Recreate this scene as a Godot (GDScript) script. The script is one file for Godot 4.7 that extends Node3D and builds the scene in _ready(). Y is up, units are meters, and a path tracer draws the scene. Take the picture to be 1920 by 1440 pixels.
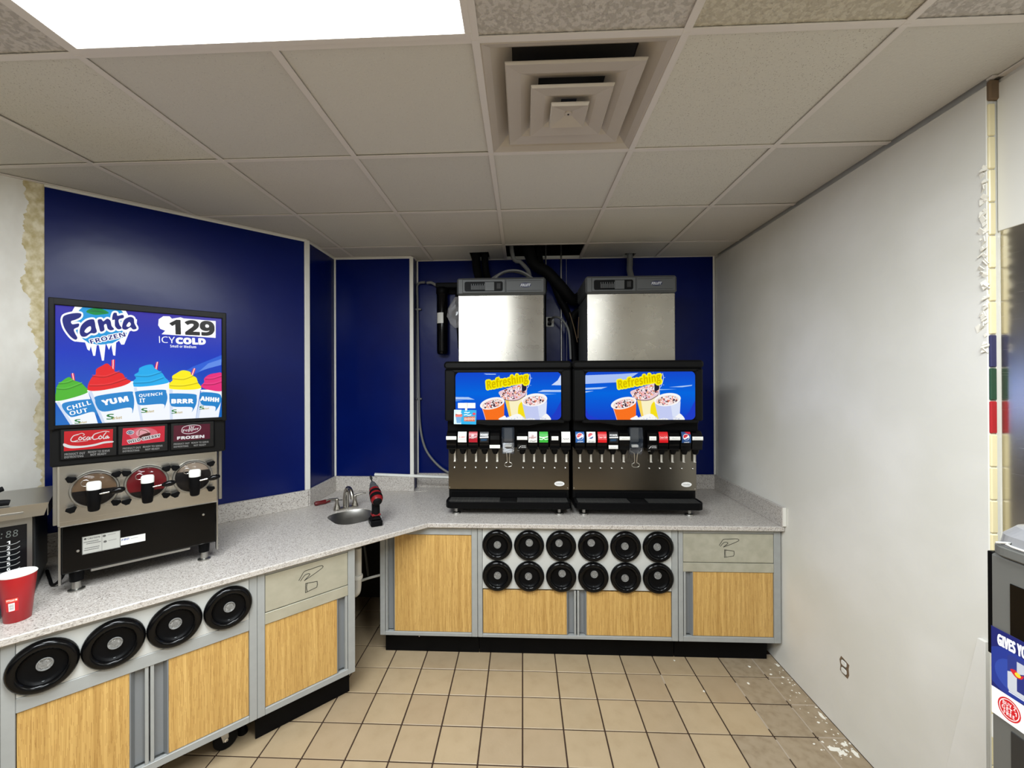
extends Node3D
# A self-serve drinks corner in a shop: fountain machines on an L-shaped laminate counter, a frozen-drink machine, blue panelled walls.
# Units are metres. The camera stands at x = 0, z = 0; the back wall lies towards -z; the left run of the counter is turned 45 degrees.

const CEIL := 2.7292
const TOP := 0.857
const BEND := Vector3(-0.588, 0.0, -2.527)
const PITCH := 0.6096
const GX := -1.3543
const GZ := -0.597

var M := {}
var taken := {}
var rng := RandomNumberGenerator.new()
var trims := 0
var DIAG := Transform3D(Basis(Vector3.UP, PI / 4), BEND)

# ---------------------------------------------------------------- mesh building
class MB:
	var v := PackedVector3Array()
	var n := PackedVector3Array()
	var u := PackedVector2Array()
	var xf := Transform3D.IDENTITY

	static func ccw(poly: PackedVector2Array) -> PackedVector2Array:
		var area := 0.0
		for i in poly.size():
			area += poly[i].cross(poly[(i + 1) % poly.size()])
		var p := poly.duplicate()
		if area < 0.0:
			p.reverse()
		return p

	func _uv(p: Vector3, nn: Vector3) -> Vector2:
		var a := nn.abs()
		if a.z >= a.x and a.z >= a.y:
			return Vector2(p.x, -p.y)
		if a.x >= a.y:
			return Vector2(p.z, -p.y)
		return Vector2(p.x, p.z)

	func _put(p: Vector3, nn: Vector3, t: Vector2) -> void:
		v.append(xf * p)
		n.append((xf.basis * nn).normalized())
		u.append(t)

	# corners run anticlockwise as seen from outside; Godot wants them clockwise
	func tri(a: Vector3, b: Vector3, c: Vector3) -> void:
		var nn := (b - a).cross(c - a).normalized()
		_put(a, nn, _uv(a, nn)); _put(c, nn, _uv(c, nn)); _put(b, nn, _uv(b, nn))

	func quad(a: Vector3, b: Vector3, c: Vector3, d: Vector3) -> void:
		tri(a, b, c)
		tri(a, c, d)

	func print_quad(tl: Vector3, tr: Vector3, br: Vector3, bl: Vector3) -> void:
		var nn := (br - bl).cross(tl - bl).normalized()
		for k in [[tl, Vector2(0, 0)], [tr, Vector2(1, 0)], [br, Vector2(1, 1)], [tl, Vector2(0, 0)], [br, Vector2(1, 1)], [bl, Vector2(0, 1)]]:
			_put(k[0], nn, k[1])

	func quad_s(a: Vector3, b: Vector3, c: Vector3, d: Vector3, na: Vector3, nb: Vector3, nc: Vector3, nd: Vector3, ua := Vector2(), ub := Vector2(), uc := Vector2(), ud := Vector2()) -> void:
		_put(a, na, ua); _put(c, nc, uc); _put(b, nb, ub)
		_put(a, na, ua); _put(d, nd, ud); _put(c, nc, uc)

	func box(p: Vector3, q: Vector3, b := 0.0) -> MB:
		var lo := Vector3(minf(p.x, q.x), minf(p.y, q.y), minf(p.z, q.z))
		var hi := Vector3(maxf(p.x, q.x), maxf(p.y, q.y), maxf(p.z, q.z))
		b = minf(b, 0.45 * minf(hi.x - lo.x, minf(hi.y - lo.y, hi.z - lo.z)))
		var c := (lo + hi) / 2
		var h := (hi - lo) / 2
		var ax := [Vector3.RIGHT, Vector3.UP, Vector3.BACK]
		for i in 3:
			for s in [-1.0, 1.0]:
				var w: Vector3 = ax[i] * s
				var e: Vector3 = ax[(i + 1) % 3] * s
				var f: Vector3 = ax[(i + 2) % 3]
				var hw: float = h[i]
				var he: float = h[(i + 1) % 3] - b
				var hf: float = h[(i + 2) % 3] - b
				quad(c + w * hw - e * he - f * hf, c + w * hw + e * he - f * hf, c + w * hw + e * he + f * hf, c + w * hw - e * he + f * hf)
		if b > 0.0:
			for i in 3:
				var j := (i + 1) % 3
				var k := (i + 2) % 3
				for si in [-1.0, 1.0]:
					for sj in [-1.0, 1.0]:
						var wi: Vector3 = ax[i] * si
						var wj: Vector3 = ax[j] * sj
						var wk: Vector3 = ax[k] * (si * sj)
						var p1: Vector3 = wi * h[i] + wj * (h[j] - b)
						var p2: Vector3 = wi * (h[i] - b) + wj * h[j]
						var z: Vector3 = wk * (h[k] - b)
						quad(c + p1 - z, c + p2 - z, c + p2 + z, c + p1 + z)
			for sx in [-1.0, 1.0]:
				for sy in [-1.0, 1.0]:
					for sz in [-1.0, 1.0]:
						var a1 := c + Vector3(sx * h.x, sy * (h.y - b), sz * (h.z - b))
						var a2 := c + Vector3(sx * (h.x - b), sy * h.y, sz * (h.z - b))
						var a3 := c + Vector3(sx * (h.x - b), sy * (h.y - b), sz * h.z)
						if sx * sy * sz > 0:
							tri(a1, a2, a3)
						else:
							tri(a1, a3, a2)
		return self

	# profile of (radius, height) turned about y, from the bottom up on the outside
	func lathe(prof: Array, seg := 24, at := Vector3.ZERO, turn := Basis.IDENTITY, squash := Vector2.ONE) -> MB:
		var keep := xf
		xf = xf * Transform3D(turn, at)
		var cnt := prof.size()
		var sn: Array = []
		for i in cnt - 1:
			var d: Vector2 = prof[i + 1] - prof[i]
			sn.append(Vector2(d.y, -d.x).normalized())
		for i in cnt - 1:
			var n0: Vector2 = sn[i]
			var n1: Vector2 = sn[i]
			if i > 0 and sn[i].dot(sn[i - 1]) > 0.6:
				n0 = (sn[i] + sn[i - 1]).normalized()
			if i < cnt - 2 and sn[i].dot(sn[i + 1]) > 0.6:
				n1 = (sn[i] + sn[i + 1]).normalized()
			for k in seg:
				var t0 := TAU * k / seg
				var t1 := TAU * (k + 1) / seg
				var c0 := Vector3(cos(t0) * squash.x, 0, -sin(t0) * squash.y)
				var c1 := Vector3(cos(t1) * squash.x, 0, -sin(t1) * squash.y)
				var m0 := Vector3(cos(t0) / squash.x, 0, -sin(t0) / squash.y)
				var m1 := Vector3(cos(t1) / squash.x, 0, -sin(t1) / squash.y)
				var p: Vector2 = prof[i]
				var q: Vector2 = prof[i + 1]
				quad_s(c0 * p.x + Vector3(0, p.y, 0), c1 * p.x + Vector3(0, p.y, 0), c1 * q.x + Vector3(0, q.y, 0), c0 * q.x + Vector3(0, q.y, 0),
					m0 * n0.x + Vector3(0, n0.y, 0), m1 * n0.x + Vector3(0, n0.y, 0), m1 * n1.x + Vector3(0, n1.y, 0), m0 * n1.x + Vector3(0, n1.y, 0),
					Vector2(float(k) / seg, 1.0 - float(i) / (cnt - 1)), Vector2(float(k + 1) / seg, 1.0 - float(i) / (cnt - 1)), Vector2(float(k + 1) / seg, 1.0 - float(i + 1) / (cnt - 1)), Vector2(float(k) / seg, 1.0 - float(i + 1) / (cnt - 1)))
		xf = keep
		return self

	func tube(path: Array, r, seg := 10, smooth := 6) -> MB:
		var pts: Array = path
		if smooth > 1 and path.size() > 2:
			pts = []
			for i in path.size() - 1:
				var p0: Vector3 = path[maxi(i - 1, 0)]
				var p1: Vector3 = path[i]
				var p2: Vector3 = path[i + 1]
				var p3: Vector3 = path[mini(i + 2, path.size() - 1)]
				for k in smooth:
					pts.append(p1.cubic_interpolate(p2, p0, p3, float(k) / smooth))
			pts.append(path[-1])
		var side := Vector3.ZERO
		var rings: Array = []
		for i in pts.size():
			var d: Vector3 = (pts[mini(i + 1, pts.size() - 1)] - pts[maxi(i - 1, 0)]).normalized()
			if i == 0:
				side = d.cross(Vector3.UP if absf(d.y) < 0.9 else Vector3.RIGHT).normalized()
			side = (side - d * side.dot(d)).normalized()
			var up := side.cross(d)
			var rr: float = r if not (r is Array) else lerpf(r[0], r[1], float(i) / (pts.size() - 1))
			var ring: Array = []
			for k in seg:
				var t := TAU * k / seg
				ring.append([pts[i] + (side * cos(t) + up * sin(t)) * rr, side * cos(t) + up * sin(t)])
			rings.append(ring)
		for i in pts.size() - 1:
			for k in seg:
				var k2 := (k + 1) % seg
				quad_s(rings[i][k2][0], rings[i][k][0], rings[i + 1][k][0], rings[i + 1][k2][0], rings[i][k2][1], rings[i][k][1], rings[i + 1][k][1], rings[i + 1][k2][1])
		for e in [0, rings.size() - 1]:
			for k in range(1, seg - 1):
				if e == 0:
					tri(rings[e][0][0], rings[e][k][0], rings[e][k + 1][0])
				else:
					tri(rings[e][0][0], rings[e][k + 1][0], rings[e][k][0])
		return self

	# polygon in the plane (a, b) swept from c0 to c1; axis "y": (x, z) upwards, "z": (x, y) towards +z, "x": (z, y) towards x
	func prism(poly: PackedVector2Array, c0: float, c1: float, axis := "y", sides := true, bevel := 0.0) -> MB:
		var p := ccw(poly)
		var at := func(q: Vector2, c: float) -> Vector3:
			if axis == "y":
				return Vector3(q.x, c, q.y)
			if axis == "x":
				return Vector3(c, q.y, q.x)
			return Vector3(q.x, q.y, c)
		var flip := axis != "z"
		var cap := p
		if bevel > 0.0:
			var shrunk := Geometry2D.offset_polygon(p, -bevel, Geometry2D.JOIN_MITER)
			if shrunk.size() == 1 and shrunk[0].size() == p.size():
				cap = ccw(shrunk[0])
				var best := 0
				for i in cap.size():
					if cap[i].distance_to(p[0]) < cap[best].distance_to(p[0]):
						best = i
				var turned := PackedVector2Array()
				for i in cap.size():
					turned.append(cap[(best + i) % cap.size()])
				cap = turned
			else:
				bevel = 0.0
		var idx := Geometry2D.triangulate_polygon(cap)
		for i in range(0, idx.size(), 3):
			var t := [cap[idx[i]], cap[idx[i + 1]], cap[idx[i + 2]]]
			if (t[1] - t[0]).cross(t[2] - t[0]) < 0:
				t.reverse()
			if flip:
				tri(at.call(t[0], c1), at.call(t[2], c1), at.call(t[1], c1))
				tri(at.call(t[0], c0), at.call(t[1], c0), at.call(t[2], c0))
			else:
				tri(at.call(t[0], c1), at.call(t[1], c1), at.call(t[2], c1))
				tri(at.call(t[0], c0), at.call(t[2], c0), at.call(t[1], c0))
		if not sides:
			return self
		for i in p.size():
			var j := (i + 1) % p.size()
			var lo0 := c0
			var hi0 := c1
			if bevel > 0.0:
				hi0 = c1 - bevel
				lo0 = c0 + bevel
				for e in [[hi0, c1], [lo0, c0]]:
					var q0: Vector3 = at.call(p[i], e[0])
					var q1: Vector3 = at.call(p[j], e[0])
					var q2: Vector3 = at.call(cap[j], e[1])
					var q3: Vector3 = at.call(cap[i], e[1])
					if flip != (e[1] < e[0]):
						quad(q1, q0, q3, q2)
					else:
						quad(q0, q1, q2, q3)
			var a: Vector3 = at.call(p[i], lo0)
			var b: Vector3 = at.call(p[j], lo0)
			var c: Vector3 = at.call(p[j], hi0)
			var d: Vector3 = at.call(p[i], hi0)
			if flip:
				quad(b, a, d, c)
			else:
				quad(a, b, c, d)
		return self

	func mesh() -> ArrayMesh:
		var arr := []
		arr.resize(Mesh.ARRAY_MAX)
		arr[Mesh.ARRAY_VERTEX] = v
		arr[Mesh.ARRAY_NORMAL] = n
		arr[Mesh.ARRAY_TEX_UV] = u
		var m := ArrayMesh.new()
		m.add_surface_from_arrays(Mesh.PRIMITIVE_TRIANGLES, arr)
		return m

func mb(t := Transform3D.IDENTITY) -> MB:
	var b := MB.new()
	b.xf = t
	return b

func rrect(x0: float, y0: float, x1: float, y1: float, r: float, seg := 5) -> PackedVector2Array:
	var p := PackedVector2Array()
	for c in [[x1 - r, y0 + r, -PI / 2], [x1 - r, y1 - r, 0.0], [x0 + r, y1 - r, PI / 2], [x0 + r, y0 + r, PI]]:
		for k in seg + 1:
			var t: float = c[2] + PI / 2 * k / seg
			p.append(Vector2(c[0] + cos(t) * r, c[1] + sin(t) * r))
	return p

func pv(flat: Array) -> PackedVector2Array:
	var p := PackedVector2Array()
	for i in range(0, flat.size(), 2):
		p.append(Vector2(flat[i], flat[i + 1]))
	return p

# ---------------------------------------------------------------- nodes
func numbered(called: String, parent: Node) -> String:
	var key := str(parent.get_instance_id()) + called
	var k: int = taken.get(key, -1) + 1
	taken[key] = k
	return called if k == 0 else "%s_%03d" % [called, k]

func obj(called: String, shape, m: Material, parent: Node = self, at := Transform3D.IDENTITY) -> MeshInstance3D:
	var o := MeshInstance3D.new()
	o.mesh = shape.mesh() if shape is MB else shape
	o.material_override = m
	o.name = numbered(called, parent)
	o.transform = at
	o.cast_shadow = GeometryInstance3D.SHADOW_CASTING_SETTING_ON
	parent.add_child(o, true)
	return o

func tag(o: Node, label: String, category: String, group := "") -> Node:
	o.set_meta("label", label)
	o.set_meta("category", category)
	if group:
		o.set_meta("group", group)
	return o

func thing(called: String, label: String, category: String, at := Transform3D.IDENTITY, group := "") -> Node3D:
	var o := Node3D.new()
	o.name = numbered(called, self)
	o.transform = at
	add_child(o, true)
	tag(o, label, category, group)
	return o

func struct(called: String, shape, m: Material) -> MeshInstance3D:
	var o := obj(called, shape, m)
	o.set_meta("kind", "structure")
	return o

func trim(shape, m: Material) -> void:
	trims += 1
	struct("trim_%d" % trims, shape, m)

# ---------------------------------------------------------------- flat print
class Canvas:
	var img: Image
	var w: int
	var h: int
	var inv := Basis.IDENTITY

	func _init(ww: int, hh: int, fill: Color, corners: Array) -> void:
		w = ww
		h = hh
		img = Image.create(w, h, false, Image.FORMAT_RGBA8)
		img.fill(fill)
		var p0: Vector2 = corners[0]
		var p1: Vector2 = corners[1]
		var p2: Vector2 = corners[2]
		var p3: Vector2 = corners[3]
		var d1 := p1 - p2
		var d2 := p3 - p2
		var s := p0 - p1 + p2 - p3
		var den := d1.x * d2.y - d1.y * d2.x
		var g := (s.x * d2.y - s.y * d2.x) / den
		var k := (d1.x * s.y - d1.y * s.x) / den
		inv = Basis(Vector3(p1.x - p0.x + g * p1.x, p1.y - p0.y + g * p1.y, g), Vector3(p3.x - p0.x + k * p3.x, p3.y - p0.y + k * p3.y, k), Vector3(p0.x, p0.y, 1.0)).inverse()

	func at(p: Vector2) -> Vector2:
		var q := inv * Vector3(p.x, p.y, 1.0)
		return Vector2(q.x / q.z * w, q.y / q.z * h)

	func _fill(pts: PackedVector2Array, c: Color) -> void:
		var lo := 1e9
		var hi := -1e9
		for p in pts:
			lo = minf(lo, p.y)
			hi = maxf(hi, p.y)
		for y in range(maxi(0, int(lo)), mini(h, int(hi) + 1)):
			var yy := y + 0.5
			var xs: Array = []
			for i in pts.size():
				var a := pts[i]
				var b := pts[(i + 1) % pts.size()]
				if (a.y <= yy) != (b.y <= yy):
					xs.append(a.x + (yy - a.y) / (b.y - a.y) * (b.x - a.x))
			xs.sort()
			for i in range(0, xs.size() - 1, 2):
				var x0 := maxi(0, roundi(xs[i]))
				var x1 := mini(w, roundi(xs[i + 1]))
				if x1 > x0:
					img.fill_rect(Rect2i(x0, y, x1 - x0, 1), c)

	func poly(flat: Array, c: Color, round := false) -> void:
		var p := PackedVector2Array()
		for i in range(0, flat.size(), 2):
			p.append(Vector2(flat[i], flat[i + 1]))
		if round:
			p = soft(p, true)
		var q := PackedVector2Array()
		for k in p:
			q.append(at(k))
		_fill(q, c)

	func soft(p: PackedVector2Array, closed: bool) -> PackedVector2Array:
		var q := PackedVector2Array()
		var cnt := p.size()
		for i in (cnt if closed else cnt - 1):
			var a := p[(i - 1 + cnt) % cnt] if closed or i > 0 else p[i]
			var d := p[(i + 2) % cnt] if closed or i + 2 < cnt else p[(i + 1) % cnt]
			for k in 6:
				q.append(p[i].cubic_interpolate(p[(i + 1) % cnt], a, d, k / 6.0))
		if not closed:
			q.append(p[cnt - 1])
		return q

	func ellipse(x: float, y: float, rx: float, ry: float, c: Color, tilt := 0.0) -> void:
		var q := PackedVector2Array()
		for k in 36:
			q.append(at(Vector2(x, y) + Vector2(cos(TAU * k / 36) * rx, sin(TAU * k / 36) * ry).rotated(tilt)))
		_fill(q, c)

	func stroke(flat: Array, wd: float, c: Color, round := true, closed := false) -> void:
		var p := PackedVector2Array()
		for i in range(0, flat.size(), 2):
			p.append(Vector2(flat[i], flat[i + 1]))
		if round:
			p = soft(p, closed)
		for i in (p.size() if closed else p.size() - 1):
			var a := p[i]
			var b := p[(i + 1) % p.size()]
			var s := (b - a).normalized().orthogonal() * wd / 2
			_fill(PackedVector2Array([at(a + s), at(b + s), at(b - s), at(a - s)]), c)
			ellipse(a.x, a.y, wd / 2, wd / 2, c)
		ellipse(p[-1].x, p[-1].y, wd / 2, wd / 2, c)

	# the words fill the parallelogram from top left to top right and bottom left
	func text(words: String, tl: Vector2, tr: Vector2, bl: Vector2, c: Color, bold := true, family := "Droid Sans") -> void:
		var f := SystemFont.new()
		f.font_names = PackedStringArray([family])
		f.font_weight = 700 if bold else 400
		var t := TextMesh.new()
		t.font = f
		t.text = words
		t.font_size = 64
		t.pixel_size = 1.0
		t.depth = 0.0
		t.curve_step = 1.0
		if t.get_surface_count() == 0:
			return
		var arr := t.surface_get_arrays(0)
		var vs: PackedVector3Array = arr[Mesh.ARRAY_VERTEX]
		var ids: PackedInt32Array = arr[Mesh.ARRAY_INDEX] if arr[Mesh.ARRAY_INDEX] != null else PackedInt32Array(range(vs.size()))
		var lo := Vector2(1e9, 1e9)
		var hi := -lo
		for p in vs:
			lo = Vector2(minf(lo.x, p.x), minf(lo.y, p.y))
			hi = Vector2(maxf(hi.x, p.x), maxf(hi.y, p.y))
		for i in range(0, ids.size() - 2, 3):
			var q := PackedVector2Array()
			for k in 3:
				var p := vs[ids[i + k]]
				q.append(at(tl + (tr - tl) * ((p.x - lo.x) / (hi.x - lo.x)) + (bl - tl) * ((hi.y - p.y) / (hi.y - lo.y))))
			_fill(q, c)

	func fat_text(words: String, tl: Vector2, tr: Vector2, bl: Vector2, c: Color, fat: float, family := "Droid Sans") -> void:
		for k in 12:
			var o := Vector2(cos(TAU * k / 12), sin(TAU * k / 12)) * fat
			text(words, tl + o, tr + o, bl + o, c, true, family)

	func tex() -> ImageTexture:
		return ImageTexture.create_from_image(img)

func flat_canvas(w: int, h: int, fill: Color) -> Canvas:
	return Canvas.new(w, h, fill, [Vector2(0, 0), Vector2(w, 0), Vector2(w, h), Vector2(0, h)])

func c8(r: float, g: float, b: float) -> Color:
	return Color(r / 255.0, g / 255.0, b / 255.0)

# ---------------------------------------------------------------- materials
func mat(called: String, c: Color, rough := 0.5, metal := 0.0, spec := 0.5) -> StandardMaterial3D:
	var m := StandardMaterial3D.new()
	m.resource_name = called
	m.albedo_color = c
	m.roughness = rough
	m.metallic = metal
	m.metallic_specular = spec
	M[called] = m
	return m

func noise(seed_: int, freq: float, oct := 4, kind := FastNoiseLite.TYPE_SIMPLEX_SMOOTH) -> FastNoiseLite:
	var f := FastNoiseLite.new()
	f.seed = seed_
	f.frequency = freq
	f.noise_type = kind
	f.fractal_octaves = oct
	return f

func noise_tex(seed_: int, freq: float, colors: Array, size := 512, oct := 4, as_normal := false, bump := 4.0) -> NoiseTexture2D:
	var t := NoiseTexture2D.new()
	t.width = size
	t.height = size
	t.seamless = true
	t.noise = noise(seed_, freq, oct)
	if as_normal:
		t.as_normal_map = true
		t.bump_strength = bump
	elif colors.size():
		var g := Gradient.new()
		var offs := PackedFloat32Array()
		var cols := PackedColorArray()
		for k in colors:
			offs.append(k[0])
			cols.append(k[1])
		g.offsets = offs
		g.colors = cols
		t.color_ramp = g
	return t

func textured(m: StandardMaterial3D, t: Texture2D, scale: float, world := true) -> StandardMaterial3D:
	m.albedo_texture = t
	m.uv1_triplanar = true
	m.uv1_world_triplanar = world
	m.uv1_scale = Vector3.ONE * scale
	return m

func bumpy(m: StandardMaterial3D, t: Texture2D, strength: float) -> StandardMaterial3D:
	m.normal_enabled = true
	m.normal_texture = t
	m.normal_scale = strength
	return m

func speckled() -> ImageTexture:
	var im := Image.create(1024, 1024, false, Image.FORMAT_RGB8)
	im.fill(c8(188, 182, 175))
	rng.seed = 11
	var kinds := [c8(206, 202, 196), c8(168, 162, 156), c8(146, 138, 130), c8(194, 188, 180), c8(108, 98, 90), c8(216, 213, 208)]
	for i in 26000:
		var s := rng.randi_range(2, 7)
		im.fill_rect(Rect2i(rng.randi_range(0, 1020), rng.randi_range(0, 1020), s, rng.randi_range(2, 6)), kinds[rng.randi_range(0, 3)])
	for i in 7000:
		im.fill_rect(Rect2i(rng.randi_range(0, 1020), rng.randi_range(0, 1020), rng.randi_range(2, 4), rng.randi_range(2, 5)), kinds[rng.randi_range(2, 5)])
	for i in 900:
		im.fill_rect(Rect2i(rng.randi_range(0, 1020), rng.randi_range(0, 1020), rng.randi_range(3, 5), rng.randi_range(3, 5)), c8(88, 78, 72))
	return ImageTexture.create_from_image(im)

func wood() -> ImageTexture:
	var im := Image.create(512, 512, false, Image.FORMAT_RGB8)
	var a := noise(3, 0.9, 3)
	var b := noise(8, 0.9, 2)
	var c := noise(5, 0.9, 2)
	for y in 512:
		for x in 512:
			var wob := b.get_noise_2d(x * 0.004, y * 0.0016) * 9.0
			var broad := a.get_noise_2d((x + wob) * 0.05, y * 0.0006)
			var fine := c.get_noise_2d((x + wob) * 0.32, y * 0.005)
			var pore := 1.0 if b.get_noise_2d(x * 0.7 + 90.0, y * 0.010) > 0.34 else 0.0
			var t := 0.5 + broad * 0.5 + fine * 0.4
			var col := c8(178, 138, 74).lerp(c8(218, 180, 110), clampf(t, 0.0, 1.0))
			im.set_pixel(x, y, col.lerp(c8(140, 98, 46), pore * 0.5))
	return ImageTexture.create_from_image(im)

func brushed(vertical: bool) -> ImageTexture:
	var im := Image.create(512, 512, false, Image.FORMAT_RGB8)
	var a := noise(21, 0.9, 3)
	for y in 512:
		for x in 512:
			var t := a.get_noise_2d(x * (0.5 if vertical else 0.004), y * (0.004 if vertical else 0.5)) * 0.05 + 0.5
			im.set_pixel(x, y, Color(t, t, t))
	return ImageTexture.create_from_image(im)

func wiped() -> ImageTexture:
	# swirls left by a cleaning cloth: they change the polish, not the colour
	var im := Image.create(512, 512, false, Image.FORMAT_RGB8)
	im.fill(Color(0.5, 0.5, 0.5))
	rng.seed = 77
	var n := noise(4, 0.012, 4)
	for y in 512:
		for x in 512:
			var t := 0.5 + 0.05 * n.get_noise_2d(x * 0.6, y)
			im.set_pixel(x, y, Color(t, t, t))
	for i in 26:
		var c := Vector2(rng.randf_range(0, 512), rng.randf_range(0, 512))
		var r := rng.randf_range(30, 160)
		var a0 := rng.randf_range(0, TAU)
		var v := rng.randf_range(0.485, 0.52)
		for k in int(r * 2):
			var p := c + Vector2(cos(a0 + k / r), 0.6 * sin(a0 + k / r)) * r
			if p.x > 1 and p.y > 1 and p.x < 510 and p.y < 510:
				im.fill_rect(Rect2i(int(p.x), int(p.y), 2, 2), Color(v, v, v))
	return ImageTexture.create_from_image(im)

func pinholes(seed_: int, count: int, base: Color, dark: Color) -> ImageTexture:
	var im := Image.create(512, 512, false, Image.FORMAT_RGB8)
	im.fill(base)
	rng.seed = seed_
	for i in 5000:
		var k := rng.randf_range(-0.03, 0.03)
		im.fill_rect(Rect2i(rng.randi_range(0, 509), rng.randi_range(0, 509), rng.randi_range(1, 3), rng.randi_range(1, 3)), Color(base.r + k, base.g + k, base.b + k))
	for i in count:
		im.fill_rect(Rect2i(rng.randi_range(0, 509), rng.randi_range(0, 509), rng.randi_range(1, 2), rng.randi_range(1, 2)), dark)
	return ImageTexture.create_from_image(im)

func wormy(seed_: int, base: Color, low: Color) -> ImageTexture:
	var im := Image.create(512, 512, false, Image.FORMAT_RGB8)
	var a := noise(seed_, 0.05, 3)
	var b := noise(seed_ + 1, 0.008, 2)
	for y in 512:
		for x in 512:
			var t := smoothstep(-0.08, 0.12, a.get_noise_2d(x, y) + 0.35 * b.get_noise_2d(x, y))
			im.set_pixel(x, y, low.lerp(base, t))
	return ImageTexture.create_from_image(im)

func gluey() -> ImageTexture:
	# plaster where a panel was pulled off: brown paper and glue with a torn outline along the right side of the image
	var im := Image.create(256, 1024, false, Image.FORMAT_RGB8)
	var a := noise(31, 0.012, 4)
	var b := noise(32, 0.03, 4)
	for y in 1024:
		var reach := lerpf(66.0, 22.0, smoothstep(0.25, 0.5, y / 1024.0)) + 30.0 * a.get_noise_2d(0.0, y * 0.8) + 12.0 * b.get_noise_2d(7.0, y * 1.6)
		for x in 256:
			var wall := c8(226, 224, 217).lerp(c8(219, 216, 208), clampf(0.5 + a.get_noise_2d(x, y), 0, 1))
			if 256 - x < reach:
				var t := clampf(0.5 + 0.8 * b.get_noise_2d(x * 0.8, y * 1.1) + 0.5 * a.get_noise_2d(x * 2.0 + 50.0, y * 2.0), 0, 1)
				wall = c8(182, 167, 122).lerp(c8(222, 213, 186), t)
			im.set_pixel(x, y, wall)
	return ImageTexture.create_from_image(im)

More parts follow.
